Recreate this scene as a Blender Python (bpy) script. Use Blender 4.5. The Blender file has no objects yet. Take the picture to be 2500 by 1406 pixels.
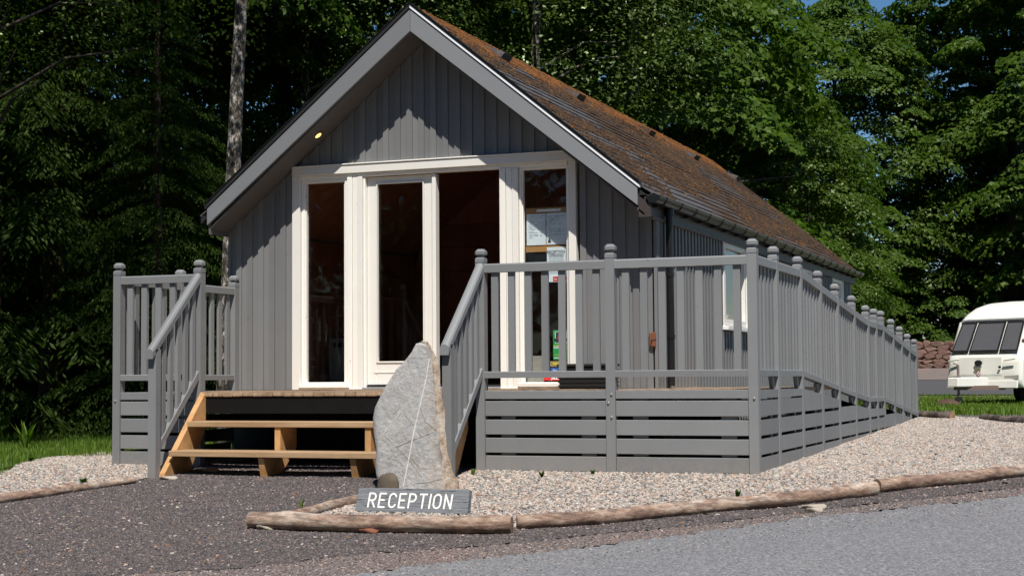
import bpy, math, random
import numpy as np
from mathutils import Vector, Matrix, noise as mnoise

RNG = np.random.default_rng(7)
random.seed(7)
SC = bpy.context.scene
COL = SC.collection

# ------------------------------------------------------------------ camera
CAMX, CAMY, CAMZ = 2.4959, -11.5062, 0.1071          # deck top is z = 0
YAW, PITCH, ROLL, FPX = 0.3662, 0.0566, 0.0072, 3891.1
cam_d = bpy.data.cameras.new('camera')
cam = bpy.data.objects.new('camera', cam_d); COL.objects.link(cam)
cam_d.sensor_width = 36.0; cam_d.sensor_fit = 'HORIZONTAL'
cam_d.lens = FPX/2500.0*36.0
cam_d.clip_start = 0.1; cam_d.clip_end = 900
fw = Vector((-math.sin(YAW)*math.cos(PITCH), math.cos(YAW)*math.cos(PITCH), math.sin(PITCH)))
rt = Vector((math.cos(YAW), math.sin(YAW), 0)); up = rt.cross(fw)
rt2 = rt*math.cos(ROLL) - up*math.sin(ROLL); up2 = up*math.cos(ROLL) + rt*math.sin(ROLL)
cam.matrix_world = Matrix(((rt2.x, up2.x, -fw.x, CAMX), (rt2.y, up2.y, -fw.y, CAMY), (rt2.z, up2.z, -fw.z, CAMZ), (0, 0, 0, 1)))
SC.camera = cam
CAMP = Vector((CAMX, CAMY, CAMZ))

# ------------------------------------------------------------------ light
SUN = Vector((0.20, -0.39, 0.68)).normalized()
world = bpy.data.worlds.new("World"); SC.world = world; world.use_nodes = True
wn = world.node_tree; bgn = wn.nodes['Background']
sky = wn.nodes.new('ShaderNodeTexSky'); sky.sky_type = 'NISHITA'; sky.sun_disc = False
sky.sun_elevation = math.asin(SUN.z); sky.sun_rotation = math.atan2(SUN.x, SUN.y)
sky.altitude = 100; sky.air_density = 1.0; sky.dust_density = 0.1; sky.ozone_density = 3.5
hs = wn.nodes.new('ShaderNodeHueSaturation'); hs.inputs['Saturation'].default_value = 1.25; wn.links.new(sky.outputs[0], hs.inputs['Color']); wn.links.new(hs.outputs[0], bgn.inputs[0]); bgn.inputs[1].default_value = 0.068
sl = bpy.data.lights.new('sun', 'SUN'); sl.energy = 5.0; sl.angle = math.radians(0.53); sl.color = (1.0, 0.95, 0.88)
so = bpy.data.objects.new('sun', sl); COL.objects.link(so)
so.rotation_euler = (-SUN).to_track_quat('-Z', 'Y').to_euler(); so.location = (5, -10, 30)
SC.view_settings.view_transform = 'Standard'; SC.view_settings.look = 'None'
SC.view_settings.exposure = 0.30; SC.view_settings.gamma = 1.0
SC.view_settings.use_curve_mapping = False
SC.render.engine = 'CYCLES'
SC.cycles.max_bounces = 8; SC.cycles.diffuse_bounces = 3; SC.cycles.transparent_max_bounces = 12

# ------------------------------------------------------------------ picking points on planes
def ray(u, v):
    return fw + rt2*((u-1250)/FPX) - up2*((v-703)/FPX)
def on(u, v, ax, val):
    d = ray(u, v); i = 'XYZ'.index(ax); return CAMP + d*((val-CAMP[i])/d[i])
def sstep(t, a, b):
    t = min(1.0, max(0.0, (t-a)/(b-a))); return t*t*(3-2*t)
def gh(x, y):
    """height of the ground"""
    if y < 0: z = -0.605 + 0.085*max(y, -1.5) + 0.066*(max(min(y, -1.5), -16)+1.5)
    else: z = -0.605
    r = sstep(x+0.15*max(0.0, y-9), -2.6, -0.6)
    zr = 0.0175*min(max(y, 0), 9.5) - 0.17*sstep(y, 10.5, 20) + 1.03*sstep(y, 34, 45)
    z += r*zr
    z += (1-r)*(0.5*sstep(y, 25, 50))
    return z
def og(u, v, maxd=90):
    """point where the view through (u, v) meets the ground"""
    d = ray(u, v); t = 3.0
    while t < maxd:
        p = CAMP + d*t
        if p.z <= gh(p.x, p.y):
            for k in range(12):
                q = CAMP + d*(t-0.05*(k+1)/12)
                if q.z > gh(q.x, q.y): return q
            return p
        t += 0.05
    return CAMP + d*maxd
def far(u, dist, z=None):
    """ground point at a distance along the bearing of column u"""
    d = ray(u, 924); d.z = 0; d.normalize(); p = CAMP + d*dist
    p.z = gh(p.x, p.y) if z is None else z
    return p

# ------------------------------------------------------------------ materials
def newmat(name):
    m = bpy.data.materials.new(name); m.use_nodes = True
    nt = m.node_tree; b = nt.nodes['Principled BSDF']
    return m, nt, b
def N(nt, t, **kw):
    n = nt.nodes.new(t)
    for k, v in kw.items(): setattr(n, k, v)
    return n
def ramp(nt, fac, stops):
    r = N(nt, 'ShaderNodeValToRGB'); nt.links.new(fac, r.inputs[0])
    e = r.color_ramp.elements
    while len(e) < len(stops): e.new(0.5)
    for i, (p, c) in enumerate(stops):
        e[i].position = p; e[i].color = (c[0], c[1], c[2], 1)
    return r.outputs[0]
def noise_tex(nt, scale, detail=3, rough=0.55, stretch=(1, 1, 1), coord='Object'):
    tc = N(nt, 'ShaderNodeTexCoord'); mp = N(nt, 'ShaderNodeMapping')
    mp.inputs['Scale'].default_value = stretch
    nt.links.new(tc.outputs[coord], mp.inputs[0])
    n = N(nt, 'ShaderNodeTexNoise'); n.inputs['Scale'].default_value = scale
    n.inputs['Detail'].default_value = detail; n.inputs['Roughness'].default_value = rough
    nt.links.new(mp.outputs[0], n.inputs[0]); return n.outputs[0]
def mixc(nt, fac, a, b, mode='MIX'):
    m = N(nt, 'ShaderNodeMix', data_type='RGBA', blend_type=mode)
    for s, v in ((m.inputs[0], fac), (m.inputs[6], a), (m.inputs[7], b)):
        if hasattr(v, 'is_output'): nt.links.new(v, s)
        elif isinstance(v, (int, float)): s.default_value = v
        else: s.default_value = (v[0], v[1], v[2], 1)
    return m.outputs[2]
def bump(nt, b, h, strength=0.3, dist=0.01):
    n = N(nt, 'ShaderNodeBump'); n.inputs['Strength'].default_value = strength; n.inputs['Distance'].default_value = dist
    nt.links.new(h, n.inputs['Height']); nt.links.new(n.outputs[0], b.inputs['Normal'])
def objrand(nt):
    return N(nt, 'ShaderNodeObjectInfo').outputs['Random']

def paint(name, col, rough=0.5, var=0.12, stretch=(1, 1, .06), grain=0.25, dirt=None):
    m, nt, b = newmat(name)
    n = noise_tex(nt, 60, 4, .6, stretch); n2 = noise_tex(nt, 2.2, 4, .6)
    c = mixc(nt, n2, [x*(1-var) for x in col], [min(1, x*(1+var)) for x in col])
    rr = N(nt, 'ShaderNodeMapRange'); nt.links.new(objrand(nt), rr.inputs[0]); rr.inputs[3].default_value = .88; rr.inputs[4].default_value = 1.08
    c = mixc(nt, 1.0, c, rr.outputs[0], 'MULTIPLY')
    ge = N(nt, 'ShaderNodeNewGeometry'); sp = N(nt, 'ShaderNodeSeparateXYZ'); nt.links.new(ge.outputs['Position'], sp.inputs[0])
    mr = N(nt, 'ShaderNodeMapRange'); nt.links.new(sp.outputs[2], mr.inputs[0]); mr.inputs[1].default_value = -.38; mr.inputs[2].default_value = -.64
    spl = N(nt, 'ShaderNodeMath', operation='MULTIPLY'); nt.links.new(mr.outputs[0], spl.inputs[0]); nt.links.new(ramp(nt, noise_tex(nt, 28, 6, .8), [(.44, (0, 0, 0)), (.62, (.8, .8, .8))]), spl.inputs[1])
    c = mixc(nt, spl.outputs[0], c, (.26, .22, .18))
    mk_ = ramp(nt, noise_tex(nt, 16, 2, .5), [(.735, (0, 0, 0)), (.76, (.6, .6, .6))])
    c = mixc(nt, mk_, c, [x*.62 for x in col])
    if dirt:
        d = ramp(nt, noise_tex(nt, 5.5, 6, .7), [(.56, (0, 0, 0)), (.74, (1, 1, 1))])
        c = mixc(nt, d, c, dirt)
    nt.links.new(c, b.inputs['Base Color']); b.inputs['Roughness'].default_value = rough
    bump(nt, b, n, grain, .003); return m
def plain(name, col, rough=0.5, metal=0.0, var=.1):
    m, nt, b = newmat(name)
    n = noise_tex(nt, 9, 5)
    nt.links.new(mixc(nt, n, [x*(1-var) for x in col], [min(1, x*(1+var)) for x in col]), b.inputs['Base Color'])
    b.inputs['Roughness'].default_value = rough; b.inputs['Metallic'].default_value = metal; return m
def timber(name, c1, c2, stretch, rough=.7, scale=14, knots=True):
    m, nt, b = newmat(name)
    n = noise_tex(nt, scale, 6, .65, stretch)
    c = ramp(nt, n, [(.3, c1), (.7, c2)])
    c = mixc(nt, ramp(nt, noise_tex(nt, 3, 3), [(.55, (0, 0, 0)), (.8, (.5, .5, .5))]), c, [x*.55 for x in c1])
    rr = N(nt, 'ShaderNodeMapRange'); nt.links.new(objrand(nt), rr.inputs[0]); rr.inputs[3].default_value = .75; rr.inputs[4].default_value = 1.15
    c = mixc(nt, 1.0, c, rr.outputs[0], 'MULTIPLY')
    nt.links.new(c, b.inputs['Base Color']); b.inputs['Roughness'].default_value = rough
    bump(nt, b, n, .5, .004); return m

GREY = (.200, .205, .208)
M = {}
M['grey'] = paint('grey_paint', GREY, .56, .13)
M['clad'] = paint('grey_cladding_paint', (.172, .174, .175), .55, .10)
M['fascia'] = paint('grey_fascia_paint', (.198, .205, .212), .5, .05, (1, 1, 1), .06)
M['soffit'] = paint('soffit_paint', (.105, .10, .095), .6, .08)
M['white'] = paint('cream_white_paint', (.81, .79, .73), .4, .05, (1, 1, .1), .12)
M['sill'] = plain('aluminium', (.55, .56, .58), .35, .7)
M['step'] = timber('new_stair_timber', (0.395, 0.199, 0.072), (0.583, 0.343, 0.152), (1, 1, 1), .65, 9)
M['tread'] = timber('stair_tread_timber', (.36, .22, .11), (.56, .38, .22), (.08, 1, 1), .65, 20)
M['deck'] = timber('deck_timber', (.24, .15, .09), (.46, .33, .22), (1, .06, 1), .75, 24)
M['stain'] = plain('black_stained_timber', (.008, .0075, .0075), .95, 0, .4)
M['stain'].node_tree.nodes['Principled BSDF'].inputs['Specular IOR Level'].default_value = .12
M['black'] = plain('black_plastic', (.012, .012, .013), .25)
M['dull_black'] = plain('dull_black', (.012, .012, .012), .6)
M['drip'] = plain('drip_trim_glint', (.85, .86, .88), .3)
M['room'] = timber('red_brown_panelling', (.26, .085, .04), (.42, .16, .08), (1, 1, .08), .5, 8)
M['room_floor'] = plain('dark_floor', (.05, .035, .03), .5)
M['paper'] = plain('paper', (.72, .76, .82), .8, 0, .03)
M['ink'] = plain('ink', (.03, .04, .06), .8)
M['softink'] = plain('soft_ink', (.32, .35, .42), .8)
M['green_print'] = plain('green_print', (.015, .33, .07), .5, 0, .04)
M['red_print'] = plain('red_print', (.62, .02, .02), .5, 0, .04)
M['blue_print'] = plain('blue_print', (.03, .15, .5), .5, 0, .04)
M['tan_print'] = plain('tan_print', (.38, .27, .13), .5, 0, .04)
M['yellow_print'] = plain('yellow_print', (.7, .6, .05), .5, 0, .04)
M['white_print'] = plain('white_print', (.8, .8, .8), .5, 0, .02)
M['corkframe'] = plain('pine_frame', (.42, .21, .07), .6)
M['bolt'] = plain('bolt_steel', (.55, .52, .48), .35, .8)
M['brownblock'] = plain('brown_block', (.19, .065, .03), .6)

def glass_mat():
    m = bpy.data.materials.new('window_glass'); m.use_nodes = True; nt = m.node_tree; nt.nodes.clear()
    o = N(nt, 'ShaderNodeOutputMaterial'); t = N(nt, 'ShaderNodeBsdfTransparent'); g = N(nt, 'ShaderNodeBsdfGlossy')
    t.inputs[0].default_value = (.95, .97, .96, 1); g.inputs['Roughness'].default_value = .015
    lw_ = N(nt, 'ShaderNodeLayerWeight'); lw_.inputs[0].default_value = .5; pw = N(nt, 'ShaderNodeMath', operation='POWER'); nt.links.new(lw_.outputs['Facing'], pw.inputs[0]); pw.inputs[1].default_value = 4; f = N(nt, 'ShaderNodeMath', operation='MULTIPLY_ADD'); nt.links.new(pw.outputs[0], f.inputs[0]); f.inputs[1].default_value = .8; f.inputs[2].default_value = .022; mx = N(nt, 'ShaderNodeMixShader')
    nz = noise_tex(nt, 1.6, 2); bp_ = N(nt, 'ShaderNodeBump'); bp_.inputs['Strength'].default_value = .04; bp_.inputs['Distance'].default_value = .05
    nt.links.new(nz, bp_.inputs['Height']); nt.links.new(bp_.outputs[0], g.inputs['Normal'])
    nt.links.new(f.outputs[0], mx.inputs[0]); nt.links.new(t.outputs[0], mx.inputs[1]); nt.links.new(g.outputs[0], mx.inputs[2])
    nt.links.new(mx.outputs[0], o.inputs[0]); return m
M['glass'] = glass_mat()

def leaf_mat(name, cols, trans=.30, gloss=.10, rough=.45):
    m = bpy.data.materials.new(name); m.use_nodes = True; nt = m.node_tree; nt.nodes.clear()
    o = N(nt, 'ShaderNodeOutputMaterial')
    ge = N(nt, 'ShaderNodeNewGeometry')
    c = ramp(nt, ge.outputs['Random Per Island'], [(i/(len(cols)-1), k) for i, k in enumerate(cols)])
    nz = noise_tex(nt, .7, 3)
    c = mixc(nt, nz, c, mixc(nt, .45, c, (.07, .10, .012)))
    d = N(nt, 'ShaderNodeBsdfDiffuse'); t = N(nt, 'ShaderNodeBsdfTranslucent'); g = N(nt, 'ShaderNodeBsdfGlossy')
    g.inputs['Roughness'].default_value = rough
    tcol = mixc(nt, 1.0, c, (1.5, 1.9, .5), 'MULTIPLY')
    nt.links.new(c, d.inputs[0]); nt.links.new(tcol, t.inputs[0]); g.inputs[0].default_value = (.48, .6, .38, 1)
    m1 = N(nt, 'ShaderNodeMixShader'); m1.inputs[0].default_value = trans
    m2 = N(nt, 'ShaderNodeMixShader'); m2.inputs[0].default_value = gloss
    nt.links.new(d.outputs[0], m1.inputs[1]); nt.links.new(t.outputs[0], m1.inputs[2])
    nt.links.new(m1.outputs[0], m2.inputs[1]); nt.links.new(g.outputs[0], m2.inputs[2])
    nt.links.new(m2.outputs[0], o.inputs[0]); return m
M['maple'] = leaf_mat('maple_leaves', [(0.025, 0.056, 0.007), (0.038, 0.081, 0.008), (0.066, 0.115, 0.010), (0.030, 0.068, 0.010)], .34, .03, .5)
M['birch'] = leaf_mat('birch_leaves', [(0.034, 0.057, 0.011), (0.063, 0.098, 0.018), (0.041, 0.074, 0.011)], .28, .085, .4)
M['beech'] = leaf_mat('fresh_leaves', [(.032, .066, .006), (.052, .09, .008), (.038, .076, .006)], .35, .04)
M['cedar'] = leaf_mat('cedar_fronds', [(0.010, 0.025, 0.004), (0.032, 0.065, 0.005), (0.014, 0.033, 0.004)], .32, .03, .6)
M['grass'] = leaf_mat('grass_blades', [(0.079, 0.169, 0.016), (0.122, 0.221, 0.023), (0.143, 0.195, 0.026), (0.086, 0.156, 0.018)], .35, .04, .6)

def bark_mat(name, c1, c2, c3, sc=6, stretch=(1, 1, .35)):
    m, nt, b = newmat(name)
    n = noise_tex(nt, sc, 8, .75, stretch)
    nt.links.new(ramp(nt, n, [(.44, c1), (.52, c2), (.62, c3)]), b.inputs['Base Color']); b.inputs['Roughness'].default_value = .9
    bump(nt, b, n, .9, .03); return m
M['birchbark'] = bark_mat('birch_bark', (.018, .016, .012), (.12, .10, .075), (.60, .54, .48), 17, (1, 1, .55))
M['bark'] = bark_mat('dark_bark', (.012, .009, .007), (.03, .024, .018), (.055, .04, .03))
M['redbark'] = bark_mat('conifer_bark', (.02, .012, .008), (.06, .03, .018), (.12, .055, .03))
def logmat():
    m, nt, b = newmat('weathered_log')
    n = noise_tex(nt, 9, 9, .78, (.45, .45, 1.2)); n2 = noise_tex(nt, 45, 5, .6, (.15, .3, 1)); n3 = noise_tex(nt, 2.2, 4)
    c = ramp(nt, n, [(.36, (.045, .022, .014)), (.44, (.17, .08, .045)), (.51, (.30, .19, .125)), (.57, (.40, .31, .24)), (.66, (.56, .48, .41))])
    c = mixc(nt, n3, c, mixc(nt, .5, c, (.36, .30, .26)))
    c = mixc(nt, ramp(nt, n2, [(.42, (1, 1, 1)), (.52, (0, 0, 0))]), c, mixc(nt, .55, c, (.06, .035, .025)))
    nt.links.new(c, b.inputs['Base Color']); b.inputs['Roughness'].default_value = .8
    bump(nt, b, n, .9, .012); return m
M['log'] = logmat()
M['darklog'] = bark_mat('old_dark_log', (.04, .03, .025), (.10, .075, .06), (.17, .13, .11), 8)
M['endgrain'] = timber('log_end_grain', (.16, .09, .05), (.30, .19, .11), (1, 1, 1), .85, 30)

def stone_mat():
    m, nt, b = newmat('grey_schist')
    n = noise_tex(nt, 4, 8, .65); n2 = noise_tex(nt, 42, 5, .7)
    base = ramp(nt, n, [(.3, (.35, .345, .335)), (.55, (.42, .415, .405)), (.75, (.50, .49, .475))])
    base = mixc(nt, .22, base, ramp(nt, n2, [(.35, (.12, .12, .12)), (.65, (.7, .68, .66))]))
    # ochre staining toward the broken right edge, plus thin crossing veins
    tc = N(nt, 'ShaderNodeTexCoord'); sp = N(nt, 'ShaderNodeSeparateXYZ'); nt.links.new(tc.outputs['Object'], sp.inputs[0])
    mp = N(nt, 'ShaderNodeMapping'); nt.links.new(tc.outputs['Object'], mp.inputs[0]); mp.inputs['Rotation'].default_value = (0, math.radians(38), 0)
    w = N(nt, 'ShaderNodeTexWave', wave_type='BANDS', bands_direction='X'); w.inputs['Scale'].default_value = 2.0; w.inputs['Distortion'].default_value = 7; w.inputs['Detail'].default_value = 3
    nt.links.new(mp.outputs[0], w.inputs[0])
    vein = ramp(nt, w.outputs['Fac'], [(.985, (0, 0, 0)), (.998, (.28, .28, .28))])
    base = mixc(nt, vein, base, (.34, .22, .12))
    mp2 = N(nt, 'ShaderNodeMapping'); nt.links.new(tc.outputs['Object'], mp2.inputs[0]); mp2.inputs['Rotation'].default_value = (0, math.radians(-46), 0)
    w2 = N(nt, 'ShaderNodeTexWave', wave_type='BANDS', bands_direction='X'); w2.inputs['Scale'].default_value = 1.6; w2.inputs['Distortion'].default_value = 5
    nt.links.new(mp2.outputs[0], w2.inputs[0])
    base = mixc(nt, ramp(nt, w2.outputs['Fac'], [(.99, (0, 0, 0)), (.999, (.3, .3, .3))]), base, (.55, .50, .46))
    st = N(nt, 'ShaderNodeMapRange'); nt.links.new(sp.outputs[0], st.inputs[0]); st.inputs[1].default_value = .11; st.inputs[2].default_value = .17
    blot = ramp(nt, noise_tex(nt, 9, 6, .7), [(.38, (0, 0, 0)), (.56, (1, 1, 1))])
    fac = N(nt, 'ShaderNodeMath', operation='MULTIPLY'); nt.links.new(st.outputs[0], fac.inputs[0]); nt.links.new(blot, fac.inputs[1]); st.inputs[1].default_value = .10; st.inputs[2].default_value = .40
    base = mixc(nt, fac.outputs[0], base, ramp(nt, noise_tex(nt, 20, 6, .7), [(.35, (.19, .12, .07)), (.52, (.42, .31, .21)), (.7, (.54, .44, .34))]))
    blot2 = ramp(nt, noise_tex(nt, 13, 6, .75), [(.60, (0, 0, 0)), (.70, (.35, .35, .35))])
    base = mixc(nt, blot2, base, (.42, .29, .17))
    nt.links.new(base, b.inputs['Base Color']); b.inputs['Roughness'].default_value = .75
    bump(nt, b, noise_tex(nt, 22, 8, .75), .8, .02); return m
M['stone'] = stone_mat()
M['vein'] = plain('quartz_vein', (.66, .62, .57), .6)
M['stonebrown'] = plain('brown_rock_face', (.10, .078, .055), .9, 0, .6)

def chip_mat(name, cols):
    m, nt, b = newmat(name)
    c = ramp(nt, objrand(nt), [(i/(len(cols)-1), k) for i, k in enumerate(cols)])
    for e in nt.nodes:
        if e.type == 'VALTORGB': e.color_ramp.interpolation = 'CONSTANT'
    n = noise_tex(nt, 60, 3); c = mixc(nt, .25, c, n, 'OVERLAY')
    nt.links.new(c, b.inputs['Base Color']); b.inputs['Roughness'].default_value = .75; return m
M['pinkchip'] = chip_mat('pink_granite_chips', [(0.362, 0.265, 0.210), (0.432, 0.369, 0.310), (0.236, 0.233, 0.226), (0.488, 0.450, 0.388), (0.314, 0.241, 0.195), (0.157, 0.161, 0.163), (0.441, 0.322, 0.249), (0.393, 0.362, 0.318), (0.283, 0.265, 0.241), (0.519, 0.498, 0.451)])
M['darkchip'] = chip_mat('dark_chippings', [(0.071, 0.063, 0.063), (0.108, 0.089, 0.086), (0.053, 0.047, 0.050), (0.140, 0.113, 0.105), (0.083, 0.071, 0.071), (0.124, 0.093, 0.086), (0.061, 0.054, 0.057), (0.199, 0.148, 0.128), (0.091, 0.078, 0.078), (0.075, 0.064, 0.063), (0.116, 0.097, 0.093), (0.297, 0.241, 0.219)])
M['palechip'] = chip_mat('mixed_stones', [(0.340, 0.281, 0.238), (0.187, 0.170, 0.162), (0.425, 0.357, 0.306), (0.102, 0.093, 0.093), (0.281, 0.170, 0.119), (0.468, 0.425, 0.391)])
def ground_mat(name, stops, scale=40, big=None, bscale=1.3, bs=.6, rough=.9):
    m, nt, b = newmat(name)
    n = noise_tex(nt, scale, 6, .75)
    c = ramp(nt, n, stops)
    if big: c = mixc(nt, ramp(nt, noise_tex(nt, bscale, 5, .6), [(.42, (0, 0, 0)), (.62, (1, 1, 1))]), c, mixc(nt, .6, c, big))
    nt.links.new(c, b.inputs['Base Color']); b.inputs['Roughness'].default_value = rough
    bump(nt, b, n, bs, .02); return m
M['soil'] = ground_mat('forest_floor', [(.35, (.02, .018, .012)), (.6, (.045, .045, .02))], 12, (.03, .05, .012))
M['pinkbed'] = ground_mat('gravel_bed', [(.35, (.07, .055, .048)), (.5, (.17, .14, .12)), (.68, (.32, .27, .24))], 70)
M['darkbed'] = ground_mat('dark_gravel_bed', [(.35, (0.039, 0.036, 0.036)), (.55, (0.078, 0.070, 0.069)), (.72, (0.140, 0.117, 0.105))], 80, (0.109, 0.086, 0.078), 1.2)
M['dirt'] = ground_mat('pinkish_dust_verge', [(.35, (0.089, 0.074, 0.067)), (.5, (0.150, 0.123, 0.112)), (.66, (0.219, 0.190, 0.179))], 55, (0.205, 0.141, 0.123), 1.1)
def asphalt():
    m, nt, b = newmat('worn_asphalt')
    v = N(nt, 'ShaderNodeTexVoronoi'); v.inputs['Scale'].default_value = 95; tc = N(nt, 'ShaderNodeTexCoord'); nt.links.new(tc.outputs['Object'], v.inputs[0])
    c = ramp(nt, v.outputs['Color'], [(.1, (.09, .093, .099)), (.4, (.150, .154, .161)), (.7, (.20, .202, .208)), (.93, (.29, .285, .28))])
    c = mixc(nt, noise_tex(nt, .9, 5, .6), mixc(nt, 1.0, c, (.86, .86, .88), 'MULTIPLY'), mixc(nt, 1.0, c, (1.12, 1.09, 1.06), 'MULTIPLY'))
    c = mixc(nt, ramp(nt, noise_tex(nt, 38, 3, .8), [(.63, (0, 0, 0)), (.70, (.8, .8, .8))]), c, (.07, .07, .075))
    nt.links.new(c, b.inputs['Base Color']); b.inputs['Roughness'].default_value = .85
    bump(nt, b, v.outputs['Distance'], .45, .006); return m
M['asphalt'] = asphalt()
def tile_mat():
    m, nt, b = newmat('mossy_roof_tile')
    base = ramp(nt, noise_tex(nt, 30, 4), [(.3, (.05, .046, .047)), (.7, (.105, .095, .093))])
    tc = N(nt, 'ShaderNodeTexCoord'); sp = N(nt, 'ShaderNodeSeparateXYZ'); nt.links.new(tc.outputs['Object'], sp.inputs[0])
    n = noise_tex(nt, 1.1, 6, .7, (2.2, .35, 2.2)); n2 = noise_tex(nt, 26, 5, .75)
    s = N(nt, 'ShaderNodeMath', operation='MULTIPLY_ADD'); nt.links.new(n2, s.inputs[0]); s.inputs[1].default_value = .55; nt.links.new(n, s.inputs[2])
    moss = ramp(nt, s.outputs[0], [(.66, (0, 0, 0)), (.80, (1, 1, 1))])
    mc = ramp(nt, n2, [(.3, (.018, .010, .005)), (.5, (.045, .022, .008)), (.7, (.10, .048, .013))])
    yr = N(nt, 'ShaderNodeMapRange'); nt.links.new(sp.outputs[1], yr.inputs[0]); yr.inputs[1].default_value = 2.0; yr.inputs[2].default_value = 2.6
    f = N(nt, 'ShaderNodeMath', operation='MULTIPLY'); nt.links.new(moss, f.inputs[0]); nt.links.new(yr.outputs[0], f.inputs[1])
    nt.links.new(mixc(nt, f.outputs[0], base, mc), b.inputs['Base Color']); b.inputs['Roughness'].default_value = .7
    bump(nt, b, n2, .5, .01); return m
M['moss'] = None
def moss_mat(name='rusty_orange_moss', stops=None):
    m, nt, b = newmat(name)
    c = ramp(nt, noise_tex(nt, 6, 6, .7), stops or [(.34, (.035, .014, .003)), (.5, (.13, .046, .005)), (.68, (.27, .095, .008))])
    nt.links.new(c, b.inputs['Base Color']); b.inputs['Roughness'].default_value = .95; bump(nt, b, noise_tex(nt, 90, 3), 1, .01); return m
M['moss'] = moss_mat(); M['moss2'] = moss_mat('dry_brown_moss', [(.34, (.012, .007, .004)), (.5, (.042, .021, .007)), (.68, (.10, .048, .014))])

# ------------------------------------------------------------------ object helpers
ORG = {}
def link(o, parent, org):
    COL.objects.link(o); ORG[o.name] = Vector(org)
    if parent is not None:
        o.parent = parent; o.location = Vector(org) - ORG[parent.name]
    else: o.location = org
    return o
def mesh(verts, faces, mat=None, smooth=False):
    me = bpy.data.meshes.new('m'); me.from_pydata([tuple(v) for v in verts], [], faces); me.update()
    if mat is not None: me.materials.append(mat)
    if smooth: me.polygons.foreach_set('use_smooth', [True]*len(me.polygons))
    return me
def np_mesh(V, F, mat, smooth=False):
    me = bpy.data.meshes.new('m'); n, k = F.shape
    me.vertices.add(len(V)); me.vertices.foreach_set('co', np.asarray(V, np.float32).ravel())
    me.loops.add(n*k); me.loops.foreach_set('vertex_index', F.astype(np.int32).ravel())
    me.polygons.add(n); me.polygons.foreach_set('loop_start', np.arange(0, n*k, k, dtype=np.int32))
    me.update(calc_edges=True)
    if smooth: me.polygons.foreach_set('use_smooth', np.ones(n, bool))
    me.materials.append(mat); return me
def thing(name, label, cat, loc, group=None):
    o = bpy.data.objects.new(name, None); o.empty_display_size = .2
    link(o, None, loc); o['label'] = label; o['category'] = cat
    if group: o['group'] = group
    return o
def tag(o, label, cat, group=None):
    o['label'] = label; o['category'] = cat
    if group: o['group'] = group
    return o
def obj(name, me, parent=None, org=(0, 0, 0), rel=False):
    """mesh given in world coordinates (org None) or about org"""
    o = bpy.data.objects.new(name, me)
    return link(o, parent, org)
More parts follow.
